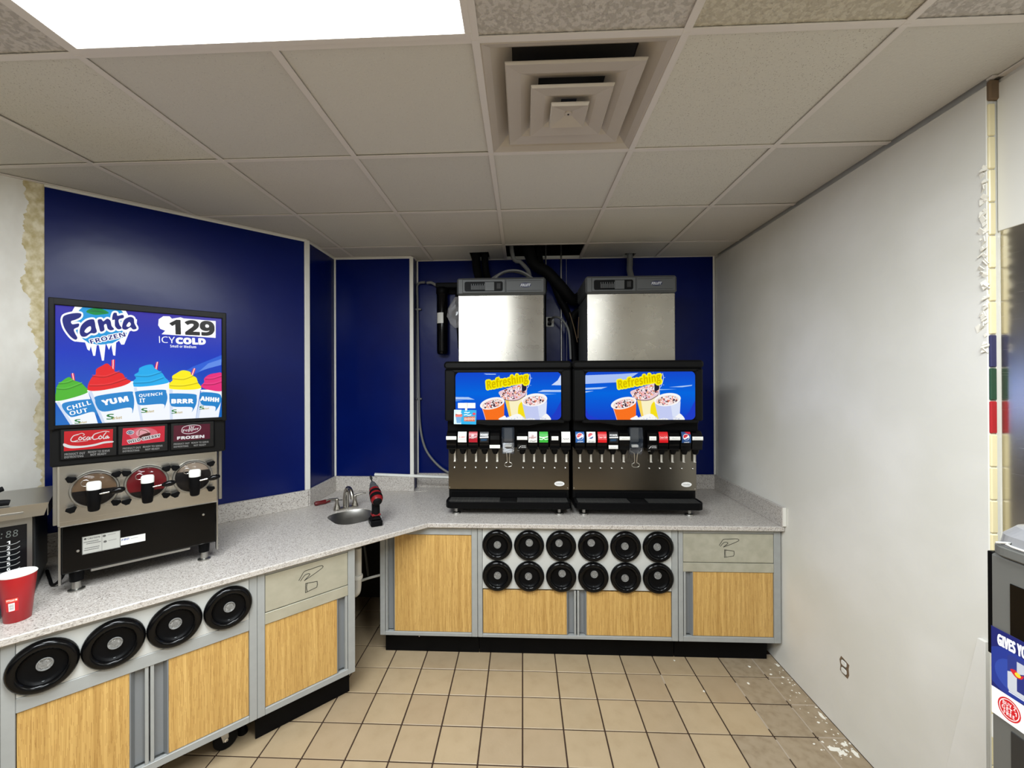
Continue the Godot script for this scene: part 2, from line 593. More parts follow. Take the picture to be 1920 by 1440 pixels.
func make_materials() -> void:
	var steel_n := brushed(false)
	var fine := noise_tex(2, 0.09, [], 512, 4, true, 3.0)
	var lumpy := noise_tex(5, 0.02, [], 512, 5, true, 6.0)
	textured(mat("counter", Color.WHITE, 0.34), speckled(), 1.15)
	var w := mat("wood", Color.WHITE, 0.42)
	w.albedo_texture = wood()
	w.uv1_scale = Vector3(1.9, 1.15, 1)
	textured(mat("grey_paint", c8(160, 162, 160), 0.42), noise_tex(9, 0.02, [[0.0, Color(0.95, 0.95, 0.95)], [1.0, Color.WHITE]]), 1.5)
	mat("grey_dark", c8(122, 125, 127), 0.4)
	mat("pale_panel", c8(190, 191, 187), 0.36)
	textured(mat("drawer_metal", c8(188, 185, 168), 0.34, 0.35), noise_tex(14, 0.012, [[0.2, Color(0.94, 0.94, 0.93)], [0.8, Color.WHITE]]), 2.0)
	mat("black_gloss", c8(8, 8, 9), 0.14, 0.0, 0.32)
	mat("black_satin", c8(10, 10, 11), 0.4, 0.0, 0.2)
	textured(mat("black_grain", c8(19, 19, 19), 0.36, 0.0, 0.24), noise_tex(17, 0.2, [[0.0, Color(0.85, 0.85, 0.85)], [1.0, Color.WHITE]]), 6.0)
	mat("black_matt", c8(10, 10, 11), 0.7, 0.0, 0.25)
	mat("charcoal", c8(74, 76, 77), 0.45)
	mat("ink", c8(25, 26, 28), 0.6)
	mat("lever_steel", c8(226, 224, 218), 0.5, 1.0)
	mat("grille_black", c8(46, 46, 45), 0.35)
	var st := mat("steel", c8(216, 212, 204), 0.3, 1.0)
	st.roughness_texture = steel_n
	st.uv1_scale = Vector3(2, 2, 1)
	st.roughness = 0.52
	var sm := mat("splash_steel", c8(132, 127, 118), 0.44, 1.0)
	sm.roughness_texture = steel_n
	sm.uv1_scale = Vector3(2, 2, 1)
	var sw := mat("wiped_steel", c8(176, 172, 163), 0.56, 1.0)
	sw.roughness_texture = wiped()
	sw.anisotropy_enabled = true
	sw.anisotropy = -0.85
	sw.uv1_scale = Vector3(1.6, 1.6, 1)
	mat("chrome", c8(214, 214, 212), 0.12, 1.0)
	mat("nickel", c8(176, 172, 164), 0.24, 1.0)
	mat("bare_steel", c8(170, 168, 163), 0.36, 1.0)
	bumpy(textured(mat("wall_white", Color.WHITE, 0.62), noise_tex(41, 0.006, [[0.2, c8(220, 218, 210)], [0.8, c8(227, 225, 218)]]), 0.7), lumpy, 0.03)
	bumpy(textured(mat("wall_right", Color.WHITE, 0.5), noise_tex(44, 0.005, [[0.2, c8(218, 216, 207)], [0.8, c8(226, 224, 217)]]), 0.6), lumpy, 0.02)
	var gl := mat("wall_glue", Color.WHITE, 0.8)
	gl.albedo_texture = gluey()
	bumpy(textured(mat("blue_panel", c8(1, 20, 88), 0.26, 0.0, 0.32), noise_tex(51, 0.008, [[0.2, Color(0.9, 0.92, 0.96)], [0.8, Color.WHITE]]), 0.8), lumpy, 0.03)
	mat("white_trim", c8(222, 220, 212), 0.45)
	mat("shade_board", c8(52, 46, 40), 0.9)  # dark colour stands in for the shade below the counter
	mat("added_panelling", c8(46, 38, 32), 0.6)
	mat("tee", c8(214, 207, 199), 0.45)
	mat("tee_dark", c8(92, 82, 72), 0.6)
	var rough_n := noise_tex(61, 0.06, [], 512, 5, true, 10.0)
	for k in 3:
		var base: Color = [c8(199, 194, 186), c8(203, 199, 189), c8(196, 192, 183)][k]
		bumpy(textured(mat("tile_smooth_%d" % k, Color.WHITE, 0.85), pinholes(70 + k, [500, 240, 700][k], base, base.darkened(0.16)), 1.64, false), fine, 0.25)
	for k in 2:
		bumpy(textured(mat("tile_rough_%d" % k, Color.WHITE, 0.9), wormy(80 + k * 3, [c8(196, 190, 183), c8(197, 190, 172)][k], [c8(176, 170, 162), c8(182, 174, 156)][k]), 1.64, false), rough_n, 0.35)
	bumpy(textured(mat("tile_pin", Color.WHITE, 0.85), pinholes(90, 2600, c8(206, 202, 190), c8(152, 144, 130)), 1.64, false), fine, 0.3)
	for k in 4:
		var base: Color = [c8(172, 152, 122), c8(169, 149, 120), c8(175, 155, 125), c8(166, 146, 118)][k]
		bumpy(textured(mat("floor_tile_%d" % k, base, 0.36), noise_tex(100 + k, 0.012, [[0.1, Color(0.96, 0.955, 0.945)], [0.4, Color(0.985, 0.985, 0.98)], [0.8, Color.WHITE]], 512, 5), 1.3), fine, 0.05)
	for k in 2:
		textured(mat("floor_tile_dusty_%d" % k, c8(158, 141, 117), 0.6), noise_tex(110 + k, 0.02, [[0.15, Color(0.9, 0.885, 0.86)], [0.55, Color(0.98, 0.98, 0.97)], [0.8, Color.WHITE]], 512, 5), 1.6)
	mat("grout", c8(52, 34, 20), 0.9)
	mat("grout_pale", c8(170, 156, 138), 0.9)
	mat("plaster", c8(232, 228, 216), 0.9)
	mat("white_plastic", c8(226, 226, 220), 0.4)
	mat("pvc", c8(206, 204, 196), 0.4)
	mat("grey_hose", c8(118, 118, 116), 0.5)
	mat("rubber", c8(12, 12, 13), 0.65, 0.0, 0.25)
	mat("roof_deck", c8(128, 122, 114), 0.95)
	mat("timber", c8(112, 92, 70), 0.9)
	mat("diffuser_paint", c8(184, 174, 160), 0.42)
	mat("duct", c8(46, 43, 40), 0.8)
	mat("red_plastic", c8(124, 15, 20), 0.38)
	mat("dark_red", c8(92, 16, 19), 0.4)
	mat("red_cup", c8(168, 22, 30), 0.34)
	mat("cup_inside", c8(240, 240, 236), 0.5)
	mat("teal", c8(26, 96, 124), 0.3)
	mat("cream_tile", c8(226, 214, 172), 0.25)
	mat("navy_tile", c8(38, 40, 82), 0.25)
	mat("green_tile", c8(26, 66, 44), 0.25)
	mat("red_tile", c8(168, 20, 30), 0.25)
	mat("red_liquid", c8(84, 2, 9), 0.3, 0.0, 0.2)
	mat("cola", c8(9, 5, 4), 0.3, 0.0, 0.12)
	mat("foam_brown", c8(82, 63, 44), 0.3, 0.0, 0.3)
	mat("foam_grey", c8(120, 106, 92), 0.25)
	mat("cooler_grey", c8(98, 98, 94), 0.45)
	mat("cooler_dark", c8(40, 40, 40), 0.4)
	var smoke := mat("smoky_plastic", Color(0.2, 0.24, 0.3, 0.3), 0.06)
	smoke.transparency = BaseMaterial3D.TRANSPARENCY_ALPHA
	var clear := mat("clear_plastic", Color(0.7, 0.7, 0.7, 0.015), 0.05, 0.0, 0.22)
	clear.transparency = BaseMaterial3D.TRANSPARENCY_ALPHA
	var film := mat("bag_film", Color(0.9, 0.9, 0.92, 0.3), 0.12)
	film.transparency = BaseMaterial3D.TRANSPARENCY_ALPHA
	var frost := mat("frosted_lid", Color(0.62, 0.62, 0.63, 0.75), 0.2)
	frost.transparency = BaseMaterial3D.TRANSPARENCY_ALPHA
	var glow := mat("lamp_panel", c8(245, 245, 245), 0.5)
	glow.emission_enabled = true
	glow.emission = Color(1.0, 0.98, 0.95)
	glow.emission_energy_multiplier = 2.0

func print_mat(t: Texture2D, glow := 0.0, rough := 0.35) -> StandardMaterial3D:
	var m := StandardMaterial3D.new()
	m.roughness = rough
	m.albedo_texture = t
	if glow > 0.0:
		m.albedo_color = Color(0.3, 0.3, 0.3)
		m.emission_enabled = true
		m.emission_texture = t
		m.emission = Color.BLACK
		m.emission_energy_multiplier = glow
	return m

func area(at: Vector3, turn: Vector3, size: Vector2, energy: float, c := Color.WHITE, parent: Node = self) -> void:
	var l := AreaLight3D.new()
	l.area_size = size
	l.light_energy = energy
	l.light_color = c
	l.position = at
	l.rotation = turn
	l.shadow_enabled = true
	l.area_range = 14.0
	l.area_attenuation = 2.0
	l.name = numbered("panel_light", parent)
	parent.add_child(l)

# ---------------------------------------------------------------- the scene
func _ready() -> void:
	var cam := Camera3D.new()
	cam.name = "camera"
	cam.position = Vector3(0, 1.7283, 0)
	cam.rotation = Vector3(0.0027, 0.0415, -0.004)
	cam.projection = Camera3D.PROJECTION_FRUSTUM
	cam.near = 0.05
	cam.far = 60.0
	cam.size = 0.05 * 1440.0 / 775.57
	cam.frustum_offset = Vector2(12.15, -6.98) / 775.57 * 0.05
	add_child(cam)
	cam.current = true
	var we := WorldEnvironment.new()
	var env := Environment.new()
	env.background_mode = Environment.BG_COLOR
	env.background_color = Color(0.02, 0.02, 0.02)
	env.tonemap_mode = Environment.TONE_MAPPER_LINEAR
	env.tonemap_exposure = 1.52
	env.sdfgi_enabled = true
	env.ssao_enabled = true
	env.ssil_enabled = true
	we.environment = env
	add_child(we)
	make_materials()
	# ceiling panel lights: the one in view and the others of the same grid behind the camera
	ceiling_light("bright recessed ceiling light panel beside the square air diffuser", GX, GZ - PITCH, 4.0)
	ceiling_light("recessed ceiling light panel in front of the added dark doorway", GX, GZ + PITCH, 4.0)
	ceiling_light("square recessed ceiling light panel beside the steel-clad wall", GX + 3.0 * PITCH, GZ, 2.8, 1)
	build_floor()
	build_ceiling()
	build_walls()
	build_counter()
	build_cabinets()
	build_sink()
	for k in 2:
		soda_dispenser(k)
		ice_machine(k)
	build_services()
	slush_machine()
	build_left_things()
	can_cooler()
	build_small_things()

func ceiling_light(label: String, x0: float, z0: float, energy: float, cells := 2) -> void:
	var t := thing("ceiling_light", label, "light", Transform3D(Basis.IDENTITY, Vector3(x0 + PITCH * cells / 2.0, CEIL, z0 + PITCH / 2)), "recessed ceiling light panels")
	var w := PITCH * cells / 2.0 - 0.008
	var d := PITCH / 2 - 0.008
	var f := mb()
	for s in [-1.0, 1.0]:
		f.box(Vector3(s * w, -0.002, -d + 0.0201), Vector3(s * (w - 0.02), 0.03, d - 0.0201), 0.001)
		f.box(Vector3(-w, -0.002, s * d), Vector3(w, 0.03, s * (d - 0.02)), 0.001)
	obj("frame", f, M.tee, t)
	obj("light_panel", mb().box(Vector3(-w + 0.018, 0.006, -d + 0.018), Vector3(w - 0.018, 0.012, d - 0.018)), M.lamp_panel, t)
	obj("housing", mb().box(Vector3(-w + 0.004, 0.03, -d + 0.004), Vector3(w - 0.004, 0.09, d - 0.004)), M.bare_steel, t)
	area(Vector3(0, 0.003, 0), Vector3(-PI / 2, 0, 0), Vector2(2 * w - 0.05, 2 * d - 0.05), energy, Color(0.95, 0.98, 1.0), t)

func room_outline() -> PackedVector2Array:
	return pv([-3.93, 1.6, -3.93, -0.456, -1.524, -2.862, -1.522, -3.285, -0.885, -3.285, -0.885, -3.41, 1.555, -3.41, 1.555, -1.449, 1.592, -1.449, 1.592, 1.6])

func build_floor() -> void:
	var o := struct("floor", mb().box(Vector3(-4.2, -0.12, -3.6), Vector3(1.9, -0.0035, 1.8)), M.grout)
	var t := 0.2032
	var x0 := -0.8205
	var z0 := -2.6769
	var g := 0.0035
	var whole := mb().box(Vector3(g, -0.009, g), Vector3(t - g, 0, t - g), 0.0015).mesh()
	var rest := mb()
	rng.seed = 5
	for j in range(-4, 21):
		for i in range(-17, 12):
			var x := x0 + i * t
			var z := z0 + j * t
			if x + t < -3.93 + 0.02 or z + t < -3.4:
				continue
			var near := j >= -3 and j <= 5 and i >= -6
			if near and j < 0 and i > 0:
				continue
			if near:
				var m: Material = M["floor_tile_%d" % rng.randi_range(0, 3)]
				if i >= 10 or (i == 9 and j >= 3):
					m = M["floor_tile_dusty_%d" % rng.randi_range(0, 1)]
				if i == 11:
					obj("tile", mb().box(Vector3(g, -0.009, g), Vector3(1.554 - x, 0, t - g), 0.0015), m, o, Transform3D(Basis.IDENTITY, Vector3(x, 0, z)))
				else:
					obj("tile", whole, m, o, Transform3D(Basis.IDENTITY, Vector3(x, rng.randf_range(-0.0004, 0.0004), z)))
			else:
				rest.box(Vector3(x + g, -0.009, z + g), Vector3(minf(x + t - g, 1.554), 0, z + t - g), 0.0)
	obj("tile_field", rest, M.floor_tile_1, o).set_meta("kind", "stuff")
	# joints near the right wall are filled with plaster dust
	for j in range(0, 6):
		obj("joint_filling", mb().box(Vector3(x0 + 11 * t - g, -0.004, z0 + j * t + 0.02), Vector3(x0 + 11 * t + g, -0.0008, z0 + (j + 1) * t - 0.03)), M.grout_pale, o)
		obj("joint_filling", mb().box(Vector3(x0 + 11 * t + 0.01, -0.004, z0 + j * t - g), Vector3(1.553, -0.0008, z0 + j * t + g)), M.grout_pale, o)
	for k in [[10, 2, 0.05, 0.16], [10, 3, 0.02, 0.12], [8, 1, 0.0, 0.07], [10, 1, 0.05, 0.15], [10, 4, 0.0, 0.1]]:
		obj("joint_filling", mb().box(Vector3(x0 + k[0] * t - g, -0.004, z0 + k[1] * t + k[2]), Vector3(x0 + k[0] * t + g, -0.001, z0 + k[1] * t + k[3])), M.grout_pale, o)

func build_ceiling() -> void:
	# roof deck and the outer walls of the ceiling void, which reaches past the room
	var o := struct("ceiling", mb().box(Vector3(-4.6, CEIL + 0.8, -4.9), Vector3(2.4, CEIL + 0.9, 1.9)).box(Vector3(-4.6, CEIL + 0.03, -5.0), Vector3(2.4, CEIL + 0.8, -4.9)).box(Vector3(-4.7, CEIL + 0.03, -4.9), Vector3(-4.6, CEIL + 0.8, 1.9)).box(Vector3(2.4, CEIL + 0.03, -4.9), Vector3(2.5, CEIL + 0.8, 1.9)).box(Vector3(-4.6, CEIL + 0.03, 1.8), Vector3(2.4, CEIL + 0.8, 1.9)).box(Vector3(-4.6, CEIL + 0.03, -4.9), Vector3(2.4, CEIL + 0.05, -3.59)), M.roof_deck)
	var room := room_outline()
	rng.seed = 9
	for r in range(-4, 6):
		for c in range(-5, 5):
			var x := GX + c * PITCH
			var z := GZ - r * PITCH
			if (absi(r) == 1 and c in [0, 1]) or (r == 0 and c == 3):
				continue
			if r == 2 and c == 2:
				continue
			if r == 5 and c == 2:
				continue
			var e := 0.006
			var cell := pv([x + e, z + e, x + PITCH - e, z + e, x + PITCH - e, z + PITCH - e, x + e, z + PITCH - e])
			for piece in Geometry2D.intersect_polygons(cell, room):
				var parts: Array = [piece]
				if r == 5 and c == 1:
					parts = Geometry2D.clip_polygons(piece, pv([-0.415, -3.215, -0.262, -3.205, -0.262, -3.6, -0.415, -3.6]))
				if r == 5 and c == 3:
					parts = Geometry2D.clip_polygons(piece, pv([0.815, -3.305, 0.9, -3.30, 0.9, -3.6, 0.815, -3.6]))
				for q in parts:
					var m: Material = M["tile_smooth_%d" % posmod(c * 2 + r, 3)]
					if r <= 1:
						m = M["tile_rough_%d" % (1 if c == 3 else 0)]
					elif r == 2 and c in [-1, 3]:
						m = M.tile_pin
					elif r == 3 and c == 3:
						m = M.tile_pin
					obj("ceiling_tile", mb().prism(q, CEIL + 0.006 + rng.randf_range(0, 0.002), CEIL + 0.022), m, o)
	# the suspension grid
	for c in range(-4, 6):
		var x := GX + c * PITCH
		for r in range(-4, 6):
			if [c, r] in [[1, 1], [1, -1]]:
				continue   # a light panel spans this cell
			var line := PackedVector2Array([Vector2(x, GZ - r * PITCH), Vector2(x, GZ - (r - 1) * PITCH)])
			for seg in Geometry2D.intersect_polyline_with_polygon(line, room):
				var a := minf(seg[0].y, seg[-1].y)
				var b := maxf(seg[0].y, seg[-1].y)
				var t := mb().box(Vector3(x - 0.012, CEIL, a), Vector3(x + 0.012, CEIL + 0.004, b), 0.001)
				t.box(Vector3(x - 0.002, CEIL + 0.004, a), Vector3(x + 0.002, CEIL + 0.04, b))
				obj("ceiling_tee", t, M.tee, o)
	for r in range(-4, 6):
		var z := GZ - r * PITCH
		var line := PackedVector2Array([Vector2(-5.0, z), Vector2(3.0, z)])
		for seg in Geometry2D.intersect_polyline_with_polygon(line, room):
			var a := minf(seg[0].x, seg[-1].x)
			var b := maxf(seg[0].x, seg[-1].x)
			var cuts := [a]
			for c in range(-4, 6):
				var x := GX + c * PITCH
				if x > a + 0.03 and x < b - 0.03:
					cuts.append(x)
			cuts.append(b)
			for k in cuts.size() - 1:
				obj("cross_tee", mb().box(Vector3(cuts[k], CEIL + 0.0005, z - 0.012), Vector3(cuts[k + 1], CEIL + 0.0045, z + 0.012), 0.001), M.tee, o)
	# wall angles round the edge
	for i in room.size():
		var a := room[i]
		var b := room[(i + 1) % room.size()]
		var d := (b - a).normalized()
		var s := Vector3(d.y, 0, -d.x)
		var q := mb(Transform3D(Basis(Vector3(d.x, 0, d.y), Vector3.UP, Vector3(d.x, 0, d.y).cross(Vector3.UP)), Vector3(a.x, CEIL, a.y)))
		var inward := 1.0 if q.xf.basis.z.dot(Vector3(-0.5, 0, -1.0) - Vector3(a.x, 0, a.y)) > 0 else -1.0
		q.box(Vector3(0, -0.001, 0), Vector3(a.distance_to(b), 0.004, inward * 0.02))
		if i != 6:   # the right wall sheet stops short of the ceiling and has no angle
			obj("wall_angle", q, M.tee, o)
	# bare struts seen through the open cell
	for k in 3:
		obj("strut", mb().box(Vector3(-0.2, CEIL + 0.1 + 0.05 * k, -3.12 - 0.1 * k), Vector3(0.6, CEIL + 0.135 + 0.05 * k, -3.15 - 0.1 * k), 0.004), M.tee, o)
	air_diffuser()

func frustum_ring(b: MB, s0: float, y0: float, s1: float, y1: float, thick: float) -> void:
	for k in 4:
		var t := Basis(Vector3.UP, PI / 2 * k)
		var a := t * Vector3(-s0, y0, s0)
		var c := t * Vector3(s0, y0, s0)
		var d := t * Vector3(s1, y1, s1)
		var e := t * Vector3(-s1, y1, s1)
		var up := Vector3(0, thick, 0)
		b.quad(c, a, e, d)
		b.quad(a + up, c + up, d + up, e + up)
		b.quad(a, c, c + up, a + up)
		b.quad(d, e, e + up, d + up)

func air_diffuser() -> void:
	var t := thing("air_diffuser", "square stepped metal air diffuser set in the ceiling", "vent", Transform3D(Basis.IDENTITY, Vector3(GX + 2.5 * PITCH, CEIL, GZ - 1.5 * PITCH)))
	var pan := mb()
	frustum_ring(pan, 0.298, 0.004, 0.288, 0.001, 0.003)
	frustum_ring(pan, 0.288, 0.001, 0.265, 0.01, 0.003)
	frustum_ring(pan, 0.265, 0.01, 0.2, 0.06, 0.003)
	obj("pan", pan, M.diffuser_paint, t)
	obj("duct_collar", mb().box(Vector3(-0.2, 0.064, -0.2), Vector3(0.2, 0.2, 0.2)), M.duct, t)
	for k in 2:
		var ring := mb()
		var so: float = [0.222, 0.138][k]
		var y: float = [-0.01, -0.026][k]
		frustum_ring(ring, so, y + 0.006, so - 0.004, y, 0.003)
		frustum_ring(ring, so - 0.004, y, so - 0.05, y + 0.006, 0.003)
		frustum_ring(ring, so - 0.05, y + 0.006, so - 0.11, y + 0.034, 0.003)
		obj("louver", ring, M.diffuser_paint, t)
	var mid := mb()
	frustum_ring(mid, 0.066, -0.032, 0.062, -0.04, 0.004)
	frustum_ring(mid, 0.062, -0.04, 0.012, -0.026, 0.004)
	mid.lathe([Vector2(0.0, -0.03), Vector2(0.012, -0.0295), Vector2(0.014, -0.026)], 16)
	obj("centre_plate", mid, M.diffuser_paint, t)
	obj("screw", mb().lathe([Vector2(0.0, -0.0325), Vector2(0.003, -0.032), Vector2(0.0035, -0.029)], 10), M.ink, t)

func wall_panel(called: String, a: Vector2, b: Vector2, y0: float, y1: float, thick: float, m: Material) -> MB:
	var q := mb(along(a, b))
	q.box(Vector3(0, y0, 0), Vector3(a.distance_to(b), y1, thick), 0.0015)
	return q

# a frame whose x runs from a to b and whose z points to the left of that run as seen from above with -z ahead, into the room
func along(a: Vector2, b: Vector2) -> Transform3D:
	var d := (b - a).normalized()
	var x := Vector3(d.x, 0, d.y)
	return Transform3D(Basis(x, Vector3.UP, x.cross(Vector3.UP)), Vector3(a.x, 0, a.y))

func build_walls() -> void:
	var d := Vector2(-0.70711, 0.70711)
	var p0 := Vector2(-1.524, -2.862)
	var p1 := p0 + d * 1.243
	var p2 := p0 + d * 3.403
	var h := CEIL + 0.03
	# each wall is a solid slab behind its face
	var wl := struct("wall_left", mb(along(p2, p0)).box(Vector3(0, 0, -0.15), Vector3(3.403, h, 0)), M.wall_white)
	obj("panel", wall_panel("panel", p1, p0, 0.86, CEIL, 0.006, M.blue_panel), M.blue_panel, wl)
	var g := mb(along(p2, p0))
	g.print_quad(Vector3(3.403 - 1.243 - 0.26, CEIL, 0.001), Vector3(3.403 - 1.243, CEIL, 0.001), Vector3(3.403 - 1.243, 0.86, 0.001), Vector3(3.403 - 1.243 - 0.26, 0.86, 0.001))
	obj("torn_paper", g, M.wall_glue, wl)
	var wr := struct("wall_return", mb(along(p0, Vector2(-1.524, -3.285))).box(Vector3(0.005, 0, -0.12), Vector3(0.55, h, 0)), M.wall_white)
	obj("panel", wall_panel("panel", p0, Vector2(-1.524, -3.285), 0.86, CEIL, 0.006, M.blue_panel), M.blue_panel, wr)
	var wa := struct("wall_alcove", mb(along(Vector2(-1.6, -3.285), Vector2(-0.885, -3.285))).box(Vector3(0, 0, -0.3), Vector3(0.715, h, 0)), M.wall_white)
	obj("panel", wall_panel("panel", Vector2(-1.52, -3.285), Vector2(-0.885, -3.285), 0.86, CEIL, 0.006, M.blue_panel), M.blue_panel, wa)
	obj("side_panel", mb().box(Vector3(-0.885, 0.86, -3.41), Vector3(-0.88, CEIL, -3.28)), M.blue_panel, wa)
	obj("shade_board", mb().box(Vector3(-1.518, 0.0, -3.285), Vector3(-0.89, 0.82, -3.28)), M.shade_board, wa)  # dark sheets on three walls paint in the shade of the open corner
	obj("shade_board", mb().box(Vector3(-1.524, 0.0, -3.28), Vector3(-1.519, 0.82, -2.87)), M.shade_board, wr)
	obj("shade_board", mb(along(p1, p0)).box(Vector3(0.2, 0.0, 0.0), Vector3(1.24, 0.82, 0.005)), M.shade_board, wl)
	var wb := struct("wall_back", mb().box(Vector3(-0.885, 0, -3.58), Vector3(1.75, h, -3.41)), M.wall_white)
	obj("panel", mb().box(Vector3(-0.88, 0.86, -3.41), Vector3(0.36, CEIL, -3.405), 0.001), M.blue_panel, wb)
	obj("panel", mb().box(Vector3(0.363, 0.86, -3.41), Vector3(1.553, CEIL, -3.405), 0.001), M.blue_panel, wb)
	var wright := struct("wall_right", mb().box(Vector3(1.555, 0, -3.58), Vector3(1.579, CEIL - 0.016, -1.449), 0.002).box(Vector3(1.579, 0, -3.58), Vector3(1.75, h, -1.449)), M.wall_right)
	# the end of the wall: a column of narrow edge tiles, three of them coloured
	var shared := mb().box(Vector3(-0.0105, 0.001, -0.004), Vector3(0.0105, 0.1085, 0.006), 0.003).mesh()
	for k in 25:
		var y := 0.0 + k * 0.1105
		var m: Material = M.cream_tile
		if k == 16:
			m = M.navy_tile
		elif k == 15:
			m = M.green_tile
		elif k == 14:
			m = M.red_tile
		if y + 0.11 < CEIL:
			obj("edge_tile", shared, m, wright, Transform3D(Basis.IDENTITY, Vector3(1.5685, y, -1.449)))
	rng.seed = 23
	for k in 46:
		var y := 1.82 + 0.64 * k / 46.0
		var f := mb(Transform3D(Basis(Vector3(0, 0, 1), rng.randf_range(-0.9, 0.9)) * Basis(Vector3.UP, PI / 2 + rng.randf_range(-0.5, 0.5)), Vector3(1.5545 + rng.randf_range(-0.004, 0.0), y + rng.randf_range(-0.012, 0.012), -1.450 - absf(rng.randfn(0.0, 0.009)))))
		var s := rng.randf_range(0.003, 0.011)
		f.prism(pv([-s, -s * 0.4, s * 0.6, -s * 1.4, s, s * 0.7, -s * 0.2, s * 1.5]), -0.0015, 0.0015, "z")
		obj("plaster_flake", f, M.plaster, wright)
	obj("broken_corner", mb().box(Vector3(1.556, 2.66, -1.452), Vector3(1.588, CEIL - 0.003, -1.438), 0.004), M.timber, wright)
	obj("sloping_board", mb().prism(pv([-1.474, 0.85, -1.45, 0.85, -1.45, 0.0, -1.645, 0.0]), 1.541, 1.5548, "x", true, 0.001), M.wall_white, wright)
	var ws := struct("wall_side", mb().box(Vector3(1.592, 0, -1.449), Vector3(1.75, h, 1.75)), M.wall_white)
	obj("steel_sheet", mb().box(Vector3(1.588, 0.0, -1.44), Vector3(1.592, 2.225, 0.9)), M.steel, ws)
	obj("white_sheet", mb().box(Vector3(1.584, 2.222, -1.444), Vector3(1.592, CEIL - 0.015, 1.59), 0.001), M.white_trim, ws)
	# the shop behind the camera: a white front wall and a dark doorway added for the steel to mirror
	var wf := struct("wall_front", mb().box(Vector3(-4.1, 0, 1.6), Vector3(-0.42, h, 1.75)).box(Vector3(0.5, 0, 1.6), Vector3(1.75, h, 1.75)).box(Vector3(-0.42, 2.45, 1.6), Vector3(0.5, h, 1.75)), M.wall_white)
	for s in [[-3.9, -0.43], [0.51, 1.58]]:
		obj("added_dark_panel", mb().box(Vector3(s[0], 0.0, 1.575), Vector3(s[1], 1.0, 1.6), 0.003), M.added_panelling, wf)  # unseen dark panels, added to darken what the splash steel mirrors
	struct("door_1", mb().box(Vector3(-0.42, 0, 1.66), Vector3(0.5, 2.45, 1.7)), M.charcoal)  # unseen, added to put a dark stripe in the ice machine fronts
	struct("wall_far", mb().box(Vector3(-4.1, 0, -0.6), Vector3(-3.93, h, 1.75)), M.wall_white)
	# trims
	var tv := func(x: float, z: float, turn: float, w: float, y0: float) -> void:
		trim(mb(Transform3D(Basis(Vector3.UP, turn), Vector3(x, 0, z))).box(Vector3(-w / 2, y0, -0.004), Vector3(w / 2, CEIL - 0.001, 0.012), 0.003), M.white_trim)
	tv.call(-1.520, -2.856, PI * 0.32, 0.036, 0.972)
	tv.call(-1.513, -3.276, PI / 4, 0.014, 0.972)
	tv.call(-0.886, -3.276, 0.12, 0.03, 0.972)
	tv.call(-0.874, -3.402, PI / 4, 0.012, 0.972)
	tv.call(1.546, -3.402, -PI / 4, 0.014, 0.972)
	trim(mb(along(p1, p0)).box(Vector3(0, CEIL - 0.014, 0.006), Vector3(1.243, CEIL - 0.001, 0.016), 0.002), M.white_trim)
	trim(mb(along(p0, Vector2(-1.524, -3.285))).box(Vector3(0, CEIL - 0.014, 0.006), Vector3(0.42, CEIL - 0.001, 0.016), 0.002), M.white_trim)
	trim(mb().box(Vector3(-1.515, CEIL - 0.014, -3.279), Vector3(-0.885, CEIL - 0.001, -3.269), 0.002), M.white_trim)
	# an outlet torn out of the right wall low down
	var ot := thing("wall_outlet", "bare electrical outlet in a torn hole low on the white wall", "outlet", Transform3D(Basis(Vector3.UP, -PI / 2), Vector3(1.555, 0.334, -2.078)))
	obj("torn_hole", mb().prism(pv([-0.027, -0.03, -0.012, -0.038, 0.02, -0.042, 0.029, -0.02, 0.026, 0.01, 0.03, 0.03, 0.008, 0.036, -0.02, 0.042, -0.03, 0.02, -0.024, -0.004]), 0.0, 0.0012, "z"), M.timber, ot)
	for s in [-1.0, 1.0]:
		obj("socket", mb().prism(rrect(-0.016, -0.012 + s * 0.018, 0.016, 0.012 + s * 0.018, 0.008), 0.001, 0.005, "z", true, 0.001), M.white_plastic, ot)
	obj("strap", mb().box(Vector3(-0.011, -0.035, 0.001), Vector3(0.011, 0.035, 0.0028)), M.bare_steel, ot)

func diag2(x: float, z: float) -> Vector2:
	var p := DIAG * Vector3(x, 0, z)
	return Vector2(p.x, p.z)

